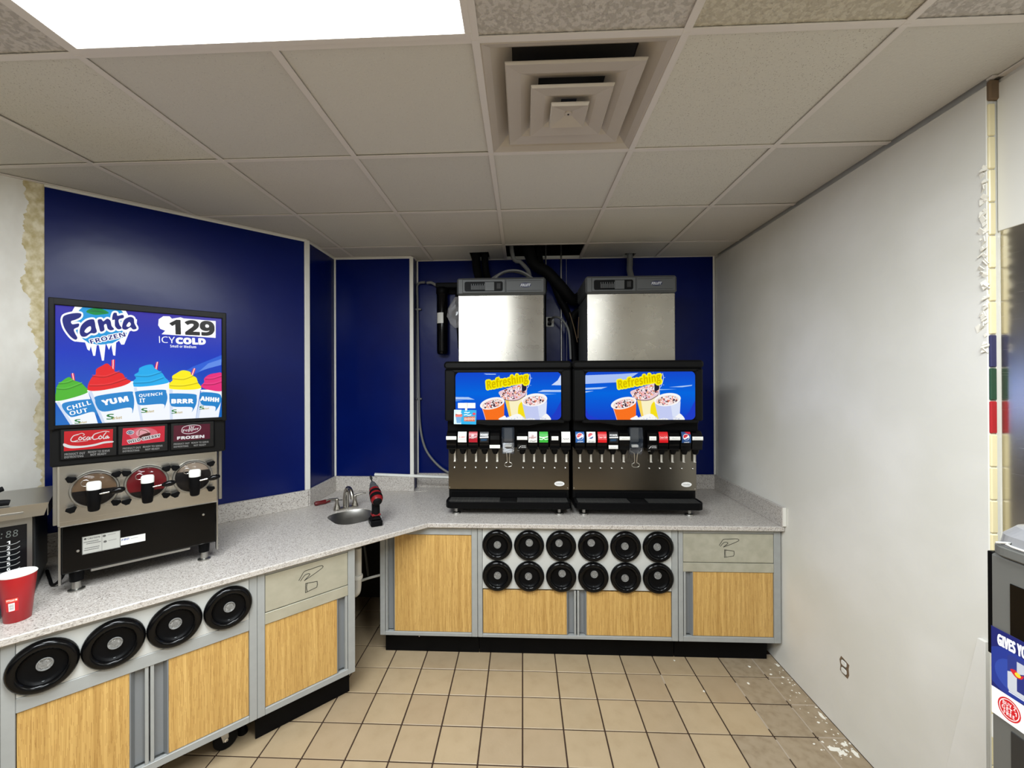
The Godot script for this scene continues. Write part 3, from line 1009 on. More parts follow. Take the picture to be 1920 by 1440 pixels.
func build_counter() -> void:
	var t := thing("countertop", "speckled grey laminate countertop bending round the corner", "counter")
	var left := -2.0
	var wall := -0.899
	var a := diag2(left, 0)
	var b := diag2(left, wall + 0.002)
	var outline := PackedVector2Array([Vector2(1.553, -2.541), Vector2(-0.588, -2.527), a, b, Vector2(-1.522, -2.860), Vector2(-1.520, -3.283), Vector2(-0.887, -3.283), Vector2(-0.887, -3.408), Vector2(1.553, -3.408)])
	var hole := PackedVector2Array()
	for p in rrect(-0.42, -0.60, -0.14, -0.30, 0.1, 8):
		hole.append(diag2(p.x, p.y))
	var halves := [PackedVector2Array([diag2(-5, -0.45), diag2(5, -0.45), diag2(5, 5), diag2(-5, 5)]), PackedVector2Array([diag2(-5, -0.45), diag2(5, -0.45), diag2(5, -5), diag2(-5, -5)])]
	var slab := mb()
	for hp in halves:
		for q in Geometry2D.intersect_polygons(outline, hp):
			for r in Geometry2D.clip_polygons(q, hole):
				slab.prism(r, TOP - 0.027, TOP)
	obj("slab", slab, M.counter, t)
	obj("front_edge", mb().box(Vector3(-0.59, TOP - 0.028, -2.545), Vector3(1.553, TOP + 0.0005, -2.524), 0.004), M.counter, t)
	obj("front_edge", mb(DIAG).box(Vector3(left, TOP - 0.028, -0.02), Vector3(0.001, TOP + 0.0005, 0.003), 0.004), M.counter, t)
	var up := TOP + 0.115
	obj("backsplash", mb(DIAG).box(Vector3(left, TOP, wall + 0.008), Vector3(-0.424, up, wall + 0.028), 0.002), M.counter, t)
	obj("backsplash", mb().box(Vector3(-1.518, TOP, -3.263), Vector3(-1.498, up, -2.852), 0.002), M.counter, t)
	obj("backsplash", mb().box(Vector3(-1.518, TOP, -3.279), Vector3(-0.868, up, -3.259), 0.002), M.counter, t)
	obj("backsplash", mb().box(Vector3(-0.878, TOP, -3.404), Vector3(1.534, up, -3.384), 0.002), M.counter, t)
	obj("backsplash", mb().box(Vector3(1.533, TOP, -3.404), Vector3(1.553, up, -2.52), 0.002), M.counter, t)
	obj("end_cap", mb().box(Vector3(1.536, TOP + 0.006, -2.521), Vector3(1.554, up + 0.001, -2.514), 0.001), M.white_trim, t)

# everything of a cabinet is drawn in its own frame: x to the right along the front, y up from the floor, z = 0 at the face
func rail(t: Node, x0: float, x1: float, y0: float, y1: float) -> void:
	obj("frame_rail", mb().box(Vector3(x0, y0, -0.02), Vector3(x1, y1, 0.0), 0.0015), M.grey_paint, t)

func carcass(t: Node, x0: float, x1: float, depth: float) -> void:
	var y0 := 0.146
	var y1 := TOP - 0.029
	var b := mb()
	b.box(Vector3(x0 + 0.001, y0, -depth), Vector3(x0 + 0.017, y1, -0.02))
	b.box(Vector3(x1 - 0.017, y0, -depth), Vector3(x1 - 0.001, y1, -0.02))
	b.box(Vector3(x0 + 0.017, y0, -depth), Vector3(x1 - 0.017, y0 + 0.016, -0.02))
	b.box(Vector3(x0 + 0.017, y0, -depth), Vector3(x1 - 0.017, y1, -depth + 0.01))
	b.box(Vector3(x0 + 0.017, y0, -0.055), Vector3(x1 - 0.017, y1, -0.045))
	obj("carcass", b, M.grey_paint, t)

# a wooden sliding door with a grey finger channel on one side (-1 left, 1 right)
func slide_door(t: Node, x0: float, x1: float, y0: float, y1: float, side: float, w: float) -> void:
	var d := obj("door", mb().box(Vector3(x0, y0, -0.024), Vector3(x1, y1, -0.007), 0.001), M.wood, t)
	var xe := x1 if side > 0 else x0
	var b := mb()
	b.box(Vector3(xe, y0, -0.036), Vector3(xe + side * w, y1, -0.030))
	b.prism(PackedVector2Array([Vector2(xe, -0.030), Vector2(xe, -0.006), Vector2(xe + side * 0.004, -0.006), Vector2(xe + side * 0.016, -0.030)]), y0, y1)
	obj("finger_channel", b, M.grey_dark, d)
	obj("edge_strip", mb().box(Vector3(xe + side * (w - 0.013), y0 - 0.004, -0.030), Vector3(xe + side * (w - 0.001), y1 + 0.002, -0.004), 0.001), M.grey_paint, d)

func scribble(t: Node, cx: float, cy: float, s: float, z: float) -> void:
	# a hand over a cup, drawn in marker
	var cv := flat_canvas(256, 256, Color(0.1, 0.1, 0.1, 0))
	var k := Color(0.12, 0.12, 0.1, 1)
	cv.stroke([20, 100, 40, 70, 70, 30, 130, 25, 220, 20, 245, 30, 240, 45, 190, 70, 130, 95, 90, 110, 70, 118, 110, 85, 120, 70, 105, 62, 80, 64, 60, 80, 35, 110], 6, k)
	cv.stroke([82, 150, 190, 165, 192, 200, 185, 222, 80, 240, 82, 150], 6, k, false)
	cv.stroke([95, 152, 90, 195, 96, 236], 6, k)
	cv.stroke([92, 165, 100, 150], 5, k)
	var m := print_mat(cv.tex(), 0.0, 0.6)
	m.transparency = BaseMaterial3D.TRANSPARENCY_ALPHA
	var q := mb()
	q.print_quad(Vector3(cx - s, cy + s, z), Vector3(cx + s, cy + s, z), Vector3(cx + s, cy - s, z), Vector3(cx - s, cy - s, z))
	obj("marker_drawing", q, m, t)

func drawer(t: Node, x0: float, x1: float, y0: float, y1: float, cx: float) -> void:
	var d := obj("drawer", mb().box(Vector3(x0, y0, -0.02), Vector3(x1, y1, -0.003), 0.0015), M.drawer_metal, t)
	scribble(d, cx, (y0 + y1) / 2 + 0.002, 0.066, -0.0024)

var ring_mesh: ArrayMesh
var throat_mesh: ArrayMesh
var cup_mesh: ArrayMesh
var flap_mesh: ArrayMesh

func dispenser(t: Node, x: float, y: float, off: Vector2, turn: float) -> void:
	var fwd := Basis(Vector3.RIGHT, PI / 2)
	if ring_mesh == null:
		ring_mesh = mb().lathe([Vector2(0.0925, 0.0), Vector2(0.0930, 0.006), Vector2(0.0905, 0.014), Vector2(0.084, 0.021), Vector2(0.076, 0.0235), Vector2(0.069, 0.022), Vector2(0.0635, 0.018), Vector2(0.061, 0.012), Vector2(0.0605, 0.001)], 40).mesh()
		throat_mesh = mb().lathe([Vector2(0.061, 0.0125), Vector2(0.056, 0.0075), Vector2(0.05, 0.0045), Vector2(0.03, 0.003), Vector2(0.0, 0.0025)], 32).mesh()
		cup_mesh = mb().lathe([Vector2(0.0225, -0.003), Vector2(0.0225, 0.0), Vector2(0.0215, 0.0015), Vector2(0.019, 0.001), Vector2(0.018, -0.002), Vector2(0.008, -0.0015), Vector2(0.0, -0.001)], 24).mesh()
		flap_mesh = mb().box(Vector3(-0.004, -0.0555, 0.0), Vector3(0.004, -0.053, 0.012), 0.001).mesh()
		var cv := flat_canvas(128, 128, c8(120, 120, 118))
		rng.seed = 3
		for k in 90:
			var g := rng.randf_range(70, 180)
			cv.ellipse(rng.randf_range(10, 118), rng.randf_range(10, 118), rng.randf_range(3, 16), rng.randf_range(2, 6), c8(g, g, g - 2), rng.randf_range(0, 3))
		var m := mat("cup_base", Color.WHITE, 0.3)
		m.albedo_texture = cv.tex()
		m.uv1_triplanar = true
		m.uv1_scale = Vector3.ONE * 24
	var base := Transform3D(fwd, Vector3(x, y, 0.0))
	var d := obj("cup_dispenser", ring_mesh, M.black_gloss, t, base)
	obj("throat", throat_mesh, M.black_satin, d)
	obj("cup_bottom", cup_mesh, M.cup_base, d, Transform3D(Basis(Vector3.UP, turn), Vector3(off.x, 0.0075, -off.y)))
	obj("catch", flap_mesh, M.charcoal, d, Transform3D(Basis(Vector3.RIGHT, -PI / 2), Vector3.ZERO))

func build_cabinets() -> void:
	var y1 := TOP - 0.028
	var f := Transform3D(Basis.IDENTITY, Vector3(0, 0, -2.556))
	var offs := [Vector2(0.001, 0.001), Vector2(0.002, 0.016), Vector2(-0.012, 0.016), Vector2(-0.012, 0.02), Vector2(-0.004, 0.002), Vector2(-0.006, 0.0), Vector2(0.001, 0.002), Vector2(-0.004, 0.0), Vector2(0.006, 0.02), Vector2(0.006, 0.018), Vector2(-0.004, -0.002), Vector2(-0.003, 0.017)]
	# unit with one tall door
	var t := thing("base_cabinet", "grey steel base cabinet with one tall oak sliding door", "cabinet", f)
	carcass(t, -0.897, -0.285, 0.62)
	rail(t, -0.897, -0.866, 0.146, y1)
	rail(t, -0.3215, -0.2855, 0.146, y1)
	rail(t, -0.8655, -0.322, 0.776, y1)
	rail(t, -0.8655, -0.322, 0.146, 0.1685)
	slide_door(t, -0.806, -0.323, 0.17, 0.773, -1, 0.058)
	obj("toe_kick", mb().box(Vector3(-0.888, 0.001, -0.09), Vector3(-0.2855, 0.146, -0.078)), M.black_satin, t)
	obj("screw", mb().lathe([Vector2(0.0, 0.0), Vector2(0.004, 0.0), Vector2(0.003, 0.002), Vector2(0.0, 0.0025)], 10, Vector3(-0.67, 0.095, -0.078), Basis(Vector3.RIGHT, PI / 2)), M.chrome, t)
	# unit with twelve cup dispensers
	t = thing("base_cabinet", "grey base cabinet with twelve black cup dispensers above two doors", "cabinet", f)
	carcass(t, -0.283, 0.937, 0.62)
	rail(t, -0.283, -0.2545, 0.146, y1)
	rail(t, 0.9005, 0.937, 0.146, y1)
	rail(t, -0.254, 0.9, 0.146, 0.1655)
	obj("dispenser_panel", mb().box(Vector3(-0.253, 0.447, -0.03), Vector3(0.8995, y1, -0.002), 0.001), M.pale_panel, t)
	slide_door(t, -0.251, 0.265, 0.168, 0.436, 1, 0.058)
	slide_door(t, 0.386, 0.898, 0.168, 0.436, -1, 0.058)
	for r in 2:
		for k in 6:
			dispenser(t, -0.161 + 0.1957 * k, 0.719 - 0.190 * r, offs[r * 6 + k], k * 1.3 + r)
	obj("toe_kick", mb().box(Vector3(-0.2825, 0.001, -0.09), Vector3(0.9365, 0.146, -0.079)), M.black_satin, t)
	# unit with a drawer beside the right wall
	t = thing("base_cabinet", "grey base cabinet with a drawer, standing against the white wall", "cabinet", f)
	carcass(t, 0.941, 1.546, 0.62)
	rail(t, 0.941, 0.968, 0.146, y1)
	rail(t, 1.5065, 1.546, 0.146, y1)
	rail(t, 0.9685, 1.506, 0.803, y1)
	rail(t, 0.9685, 1.506, 0.146, 0.1765)
	obj("drawer_rail", mb().box(Vector3(0.969, 0.569, -0.02), Vector3(1.5055, 0.623, -0.001), 0.0015), M.drawer_metal, t)
	drawer(t, 0.970, 1.505, 0.627, 0.8, 1.24)
	slide_door(t, 1.029, 1.504, 0.179, 0.566, -1, 0.057)
	obj("toe_kick", mb().box(Vector3(0.9415, 0.001, -0.09), Vector3(1.505, 0.146, -0.079)), M.black_satin, t)
	# the run at 45 degrees
	var g := DIAG * Transform3D(Basis.IDENTITY, Vector3(0, 0, -0.025))
	t = thing("base_cabinet", "grey base cabinet on castors with a row of four cup dispensers", "cabinet", g)
	carcass(t, -1.688, -0.9145, 0.62)
	rail(t, -1.688, -1.654, 0.146, y1)
	rail(t, -0.9465, -0.9145, 0.146, y1)
	rail(t, -1.6535, -0.947, 0.809, y1)
	rail(t, -1.6535, -0.947, 0.573, 0.624)
	rail(t, -1.6535, -0.947, 0.146, 0.176)
	obj("dispenser_panel", mb().box(Vector3(-1.653, 0.6245, -0.03), Vector3(-0.9475, 0.8085, -0.002), 0.001), M.pale_panel, t)
	slide_door(t, -1.652, -1.359, 0.178, 0.571, 1, 0.059)
	slide_door(t, -1.238, -0.948, 0.178, 0.571, -1, 0.059)
	for k in 4:
		dispenser(t, [-1.588, -1.402, -1.216, -1.028][k], 0.714, [Vector2(0.004, 0.004), Vector2(0.002, 0.0), Vector2(0.0, 0.003), Vector2(0.003, 0.001)][k], k * 0.9)
	for x in [-1.035, -1.6]:
		for z in [-0.115, -0.5]:
			castor(t, x, z)
	obj("levelling_leg", mb().lathe([Vector2(0.0, 0.001), Vector2(0.022, 0.001), Vector2(0.02, 0.02), Vector2(0.014, 0.03), Vector2(0.014, 0.146)], 16, Vector3(-0.945, 0, -0.16)), M.rubber, t)
	t = thing("base_cabinet", "narrow grey base cabinet with a plain oak door below the microwave", "cabinet", g)
	carcass(t, -1.999, -1.689, 0.62)
	rail(t, -1.999, -1.97, 0.146, y1)
	rail(t, -1.72, -1.689, 0.146, y1)
	rail(t, -1.9695, -1.7205, 0.776, y1)
	rail(t, -1.9695, -1.7205, 0.146, 0.1685)
	slide_door(t, -1.9105, -1.7215, 0.17, 0.773, -1, 0.058)
	obj("toe_kick", mb().box(Vector3(-1.999, 0.001, -0.09), Vector3(-1.69, 0.146, -0.078)), M.black_satin, t)
	t = thing("base_cabinet", "grey base cabinet with drawer and oak door beside the open corner", "cabinet", g)
	carcass(t, -0.9135, -0.446, 0.5)
	rail(t, -0.9135, -0.882, 0.146, y1)
	rail(t, -0.4835, -0.446, 0.146, y1)
	rail(t, -0.8815, -0.484, 0.809, y1)
	rail(t, -0.8815, -0.484, 0.146, 0.1765)
	obj("drawer_rail", mb().box(Vector3(-0.8815, 0.574, -0.02), Vector3(-0.484, 0.628, -0.001), 0.0015), M.drawer_metal, t)
	drawer(t, -0.880, -0.485, 0.632, 0.806, -0.675)
	slide_door(t, -0.880, -0.541, 0.179, 0.571, 1, 0.056)
	obj("toe_kick", mb().box(Vector3(-0.908, 0.001, -0.085), Vector3(-0.45, 0.146, -0.073)), M.black_satin, t)
	obj("toe_kick", mb().box(Vector3(-0.462, 0.001, -0.45), Vector3(-0.45, 0.146, -0.086)), M.black_satin, t)

func castor(t: Node, x: float, z: float) -> void:
	var out := Basis(Vector3.RIGHT, PI / 2)
	var c := obj("castor", mb().box(Vector3(x - 0.03, 0.138, z - 0.024), Vector3(x + 0.03, 0.1455, z + 0.024), 0.001).prism(pv([x - 0.024, 0.139, x + 0.018, 0.139, x + 0.022, 0.06, x + 0.012, 0.042, x, 0.045]), z + 0.017, z + 0.02, "z").prism(pv([x - 0.024, 0.139, x + 0.018, 0.139, x + 0.022, 0.06, x + 0.012, 0.042, x, 0.045]), z - 0.02, z - 0.017, "z"), M.bare_steel, t)
	obj("wheel", mb().lathe([Vector2(0.012, -0.014), Vector2(0.044, -0.014), Vector2(0.05, -0.008), Vector2(0.05, 0.008), Vector2(0.044, 0.014), Vector2(0.012, 0.014)], 28, Vector3(x + 0.012, 0.0515, z), out), M.rubber, c)
	obj("axle", mb().lathe([Vector2(0.0, -0.024), Vector2(0.008, -0.024), Vector2(0.008, 0.024), Vector2(0.0, 0.025)], 14, Vector3(x + 0.012, 0.0515, z), out), M.chrome, c)

func build_sink() -> void:
	var t := thing("sink", "small round-cornered stainless steel sink set into the countertop", "sink", DIAG)
	var rings: Array = []
	for k in [[0.0, 0.0, 0.1], [0.004, -0.004, 0.098], [0.008, -0.09, 0.095], [0.018, -0.125, 0.085], [0.05, -0.14, 0.06], [0.1, -0.143, 0.035]]:
		var ring: Array = []
		for p in rrect(-0.42 + k[0], -0.60 + k[0], -0.14 - k[0], -0.30 - k[0], k[2], 8):
			ring.append(Vector3(p.x, TOP - 0.004 + k[1], p.y))
		rings.append(ring)
	var b := mb()
	var cnt: int = rings[0].size()
	for i in rings.size() - 1:
		for k in cnt:
			var k2 := (k + 1) % cnt
			var mid := Vector3(-0.28, TOP + 0.1 - 0.02 * i, -0.45)
			var na: Vector3 = (mid - rings[i][k]) * Vector3(1, 0.4 + 0.9 * i, 1)
			var nb: Vector3 = (mid - rings[i][k2]) * Vector3(1, 0.4 + 0.9 * i, 1)
			var nc: Vector3 = (mid - rings[i + 1][k2]) * Vector3(1, 0.4 + 0.9 * (i + 1), 1)
			var nd: Vector3 = (mid - rings[i + 1][k]) * Vector3(1, 0.4 + 0.9 * (i + 1), 1)
			b.quad_s(rings[i][k2], rings[i][k], rings[i + 1][k], rings[i + 1][k2], nb.normalized(), na.normalized(), nd.normalized(), nc.normalized())
	for k in range(1, cnt - 1):
		b.tri(rings[-1][0], rings[-1][k + 1], rings[-1][k])
	obj("bowl", b, M.bare_steel, t)
	obj("drain", mb().lathe([Vector2(0.0, 0.001), Vector2(0.02, 0.0012), Vector2(0.024, 0.004), Vector2(0.03, 0.003), Vector2(0.032, 0.0)], 24, Vector3(-0.28, TOP - 0.147, -0.45)), M.chrome, t)
	# waste pipe below the bowl
	var w := thing("waste_pipe", "white plastic waste pipe with trap under the sink", "pipe")
	obj("tailpiece", mb().tube([Vector3(-1.104, 0.70, -2.647), Vector3(-1.104, 0.66, -2.647), Vector3(-1.085, 0.635, -2.615), Vector3(-1.045, 0.64, -2.55), Vector3(-1.02, 0.67, -2.51), Vector3(-1.014, 0.695, -2.5)], 0.019, 14), M.pvc, w)
	obj("drop_pipe", mb().tube([Vector3(-1.0135, 0.71, -2.5), Vector3(-1.0145, 0.55, -2.5), Vector3(-1.0165, 0.47, -2.5), Vector3(-1.027, 0.435, -2.505), Vector3(-1.06, 0.415, -2.52), Vector3(-1.12, 0.41, -2.55)], 0.0215, 16), M.pvc, w)
	obj("nut", mb().lathe([Vector2(0.021, -0.012), Vector2(0.028, -0.012), Vector2(0.03, 0.0), Vector2(0.028, 0.012), Vector2(0.021, 0.012)], 12, Vector3(-1.0148, 0.535, -2.5)), M.white_plastic, w)
	var hs := obj("supply_hose", mb().tube([Vector3(-1.06, 0.445, -2.62), Vector3(-0.99, 0.47, -2.62), Vector3(-0.92, 0.485, -2.63), Vector3(-0.88, 0.485, -2.66)], 0.008, 10), M.pvc)
	tag(hs, "thin white water hose running below the sink into the dark corner", "hose")
	for k in 2:
		var hz := obj("braided_hose", mb(DIAG).tube([Vector3(-0.34 + 0.13 * k, TOP - 0.03, -0.645), Vector3(-0.33 + 0.12 * k, 0.72, -0.62), Vector3(-0.30 + 0.16 * k, 0.66, -0.64), Vector3(-0.29 + 0.2 * k, 0.5, -0.7), Vector3(-0.29 + 0.24 * k, 0.3, -0.74)], 0.009, 10), M.grey_hose)
		tag(hz, ["grey braided hose below the faucet handle near the screwdriver", "grey braided hose below the faucet handle near the drill"][k], "hose", "hoses under the faucet")
	# two-handled faucet
	var f := thing("faucet", "brushed nickel faucet with two lever handles behind the sink", "faucet", DIAG * Transform3D(Basis.IDENTITY, Vector3(-0.249, TOP, -0.647)))
	obj("base_plate", mb().prism(rrect(-0.075, -0.022, 0.075, 0.022, 0.0215, 6), 0.0, 0.012, "y", true, 0.003), M.nickel, f)
	obj("spout", mb().tube([Vector3(0, 0.008, 0), Vector3(0, 0.07, -0.002), Vector3(0, 0.115, 0.008), Vector3(0, 0.143, 0.035), Vector3(0, 0.14, 0.075), Vector3(0, 0.115, 0.098), Vector3(0, 0.085, 0.107)], [0.021, 0.012], 16), M.nickel, f)
	for s in [-1.0, 1.0]:
		var h := obj("handle_post", mb().lathe([Vector2(0.024, 0.0), Vector2(0.023, 0.012), Vector2(0.016, 0.03), Vector2(0.0115, 0.055), Vector2(0.0125, 0.07), Vector2(0.01, 0.076), Vector2(0.0, 0.077)], 20, Vector3(s * 0.062, 0.002, 0)), M.nickel, f)
		obj("lever", mb().tube([Vector3(s * 0.058, 0.076, 0), Vector3(s * 0.08, 0.08, 0.004), Vector3(s * 0.115, 0.086, 0.012), Vector3(s * 0.137, 0.082, 0.016)], [0.0075, 0.004], 10), M.nickel, h)

# ---------------------------------------------------------------- fountain machines
func pepper(cv: Canvas, x: float, y: float, rx: float, ry: float, tilt: float, seed_: int) -> void:
	var cols := [c8(255, 245, 240), c8(250, 225, 225), c8(60, 40, 60), c8(255, 190, 150), c8(240, 170, 190), c8(40, 30, 50), c8(255, 255, 255), c8(225, 120, 90)]
	var r := RandomNumberGenerator.new()
	r.seed = seed_
	for k in 150:
		var a := r.randf_range(0, TAU)
		var q := sqrt(r.randf())
		var p := Vector2(cos(a) * rx * q, sin(a) * ry * q).rotated(tilt) + Vector2(x, y)
		cv.ellipse(p.x, p.y, r.randf_range(6, 20), r.randf_range(4, 11), cols[r.randi_range(0, 7)], r.randf_range(0, 3))

func soda_screen(k: int) -> ImageTexture:
	# drawn in the pixel frame of a close look at the right screen
	var cv := Canvas.new(1100, 480, c8(18, 84, 214), [Vector2(210, 203), Vector2(1738, 203), Vector2(1738, 862), Vector2(210, 862)])
	for y in 480:
		cv.img.fill_rect(Rect2i(0, y, 1100, 1), c8(24, 70, 205).lerp(c8(8, 104, 226), 1.0 - absf(y / 480.0 - 0.45) * 2.0))
	cv.poly([210, 860, 210, 700, 260, 800, 420, 862], c8(36, 62, 205))
	cv.poly([1738, 862, 1738, 600, 1650, 760, 1560, 862], c8(34, 62, 200))
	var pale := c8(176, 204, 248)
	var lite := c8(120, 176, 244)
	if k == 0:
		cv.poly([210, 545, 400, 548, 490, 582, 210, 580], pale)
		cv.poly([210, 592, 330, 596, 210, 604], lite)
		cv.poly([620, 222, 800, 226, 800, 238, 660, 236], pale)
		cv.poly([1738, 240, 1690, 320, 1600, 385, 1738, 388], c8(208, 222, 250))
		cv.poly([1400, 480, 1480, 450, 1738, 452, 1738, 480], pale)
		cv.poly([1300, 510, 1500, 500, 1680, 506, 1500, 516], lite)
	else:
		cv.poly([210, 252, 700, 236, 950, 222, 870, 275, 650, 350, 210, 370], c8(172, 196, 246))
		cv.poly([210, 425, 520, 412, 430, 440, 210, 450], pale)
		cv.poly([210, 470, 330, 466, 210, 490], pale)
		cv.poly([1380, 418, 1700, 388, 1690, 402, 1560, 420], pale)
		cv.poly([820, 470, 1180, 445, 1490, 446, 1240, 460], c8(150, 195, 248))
	rng.seed = 40
	for i in 46:
		cv.ellipse(rng.randf_range(820, 1330), rng.randf_range(205, 440), rng.randf_range(2, 8), rng.randf_range(2, 6), c8(200, 220, 250))
	cv.stroke([1290, 230, 1300, 300, 1270, 400, 1235, 430], 8, c8(215, 228, 252))
	# middle cup with its splash
	cv.poly([930, 590, 1220, 540, 1250, 470, 1225, 862, 1010, 862], c8(253, 244, 200))
	cv.poly([930, 590, 985, 590, 1030, 862, 1000, 862], c8(250, 214, 90))
	cv.poly([1130, 660, 1240, 600, 1236, 862, 1130, 862], c8(248, 226, 30), true)
	cv.poly([840, 480, 930, 440, 1110, 380, 1180, 345, 1240, 380, 1245, 470, 1180, 560, 1040, 600, 930, 585, 870, 540], c8(236, 206, 214), true)
	pepper(cv, 1050, 490, 190, 78, -0.28, 3)
	cv.poly([1180, 350, 1225, 345, 1240, 440, 1180, 470], c8(36, 34, 56), true)
	cv.stroke([900, 575, 1010, 598, 1120, 588, 1220, 530], 10, c8(120, 90, 90))
	# orange cup
	cv.poly([590, 690, 920, 600, 915, 862, 650, 862], c8(252, 116, 34))
	cv.stroke([600, 700, 650, 862], 8, c8(248, 196, 190), false)
	cv.ellipse(745, 635, 182, 78, c8(253, 250, 248), -0.22)
	cv.ellipse(748, 642, 152, 58, c8(236, 214, 206), -0.22)
	pepper(cv, 750, 645, 132, 44, -0.22, 5)
	# lilac cup
	cv.poly([1180, 640, 1535, 600, 1520, 862, 1232, 862], c8(198, 206, 244))
	cv.poly([1400, 660, 1535, 620, 1520, 862, 1430, 862], c8(220, 228, 250))
	cv.ellipse(1355, 588, 185, 88, c8(253, 251, 250), -0.12)
	cv.ellipse(1350, 597, 160, 66, c8(240, 224, 222), -0.12)
	pepper(cv, 1350, 600, 140, 50, -0.12, 8)
	# ice at the foot
	cv.poly([860, 862, 900, 815, 930, 805, 960, 830, 1080, 785, 1150, 790, 1220, 850, 1310, 840, 1340, 862], c8(252, 252, 250), true)
	cv.poly([1440, 862, 1500, 790, 1540, 785, 1590, 862], c8(250, 250, 250), true)
	for i in 30:
		cv.ellipse(rng.randf_range(930, 1560), rng.randf_range(820, 860), rng.randf_range(4, 14), rng.randf_range(3, 7), c8(206, 212, 236), rng.randf_range(0, 3))
	cv.fat_text("Refreshing", Vector2(665, 320), Vector2(1255, 215), Vector2(678, 470), c8(255, 246, 60), 24.0)
	cv.fat_text("Refreshing", Vector2(665, 320), Vector2(1255, 215), Vector2(678, 470), c8(250, 236, 4), 15.0)
	cv.text("Refreshing", Vector2(665, 320), Vector2(1255, 215), Vector2(678, 470), c8(214, 186, 0))
	return cv.tex()

func round_logo(cv: Canvas, x: float, y: float, r: float) -> void:
	cv.ellipse(x, y, r, r, c8(245, 245, 245))
	cv.poly([x - r * 0.85, y + r * 0.15, x - r * 0.7, y - r * 0.55, x, y - r * 0.86, x + r * 0.62, y - r * 0.6, x + r * 0.15, y - r * 0.1, x - r * 0.5, y + r * 0.25], c8(206, 16, 40), true)
	cv.poly([x - r * 0.55, y + r * 0.72, x, y + r * 0.55, x + r * 0.6, y + r * 0.2, x + r * 0.8, y + r * 0.3, x + r * 0.4, y + r * 0.82, x - r * 0.1, y + r * 0.92], c8(20, 70, 150), true)

func valve_cards() -> Array:
	var out := []
	for k in 10:
		var bg: Color = [c8(238, 238, 236), c8(172, 16, 40), c8(16, 18, 24), c8(240, 240, 236), c8(54, 178, 60), c8(240, 240, 238), c8(36, 96, 170), c8(240, 240, 238), c8(216, 14, 26), c8(30, 74, 132)][k]
		var cv := flat_canvas(96, 140, bg)
		var w := Vector2(96, 0)
		match k:
			0:
				cv.poly([0, 0, 96, 0, 96, 34, 0, 44], c8(206, 208, 210))
				cv.text("Coke", Vector2(18, 46), Vector2(86, 42), Vector2(14, 68), c8(200, 20, 36), true, "Droid Serif")
				cv.stroke([14, 90, 84, 90], 6, c8(206, 206, 206), false)
			1:
				cv.ellipse(48, 60, 46, 26, c8(150, 10, 34), -0.3)
				cv.text("Dr", Vector2(30, 32), Vector2(62, 26), Vector2(26, 56), c8(245, 245, 245), true, "Droid Serif")
				cv.text("Pepper", Vector2(6, 56), Vector2(92, 44), Vector2(4, 82), c8(245, 245, 245), true, "Droid Serif")
			2:
				cv.text("POWER", Vector2(8, 26), Vector2(88, 26), Vector2(8, 46), c8(240, 240, 240))
				cv.poly([0, 56, 96, 52, 96, 66, 0, 68], c8(238, 238, 238))
				cv.poly([10, 78, 80, 78, 76, 100, 10, 104], c8(28, 64, 96))
			3:
				cv.text("Dr", Vector2(32, 34), Vector2(64, 30), Vector2(30, 60), c8(140, 20, 40), true, "Droid Serif")
				cv.text("Pepper", Vector2(8, 54), Vector2(90, 46), Vector2(6, 82), c8(140, 20, 40), true, "Droid Serif")
				cv.stroke([14, 106, 34, 100, 52, 106, 82, 98], 7, c8(110, 110, 110))
			4:
				cv.stroke([0, 56, 40, 62, 96, 54], 12, c8(235, 250, 235))
				cv.stroke([0, 80, 30, 84, 48, 70, 66, 84, 96, 78], 8, c8(235, 250, 235))
				cv.stroke([4, 138, 92, 138], 3, c8(220, 245, 220), false)
			5:
				cv.stroke([12, 82, 26, 72, 36, 84, 50, 72, 60, 84, 72, 72, 84, 82], 5, c8(150, 142, 142))
				cv.stroke([6, 46, 90, 44], 2, c8(200, 200, 200), false)
			6:
				round_logo(cv, 48, 50, 38)
				cv.text("pepsi", Vector2(22, 98), Vector2(80, 96), Vector2(22, 118), c8(245, 245, 245))
			7:
				round_logo(cv, 44, 44, 34)
				cv.text("diet pepsi", Vector2(18, 94), Vector2(84, 94), Vector2(18, 120), c8(120, 140, 140), false)
			8:
				cv.text("Coca-Cola", Vector2(8, 46), Vector2(92, 44), Vector2(4, 72), c8(250, 240, 240), true, "Droid Serif")
				cv.stroke([2, 82, 94, 82], 3, c8(240, 160, 160), false)
			9:
				cv.poly([34, 0, 96, 0, 96, 26, 60, 20], c8(200, 20, 44))
				round_logo(cv, 46, 56, 34)
				cv.text("pepsi", Vector2(24, 104), Vector2(78, 102), Vector2(24, 124), c8(245, 245, 245))
		out.append(print_mat(cv.tex(), 0.0, 0.3))
	return out

var cards: Array
var tape_mats: Array
var valve_meshes := {}

func tape_mat(k: int) -> Material:
	if tape_mats.is_empty():
		for i in 3:
			var cv := flat_canvas(160, 48, c8(238, 238, 234))
			cv.stroke([[34, 26, 44, 18, 54, 28, 66, 20, 80, 27, 104, 22, 122, 26], [40, 20, 52, 30, 58, 18, 76, 28, 98, 20, 116, 28], [26, 22, 40, 30, 52, 20, 64, 28, 84, 20, 98, 29, 130, 22]][i], 3, c8(158, 160, 158))
			tape_mats.append(print_mat(cv.tex(), 0.0, 0.7))
	return tape_mats[k % 3]

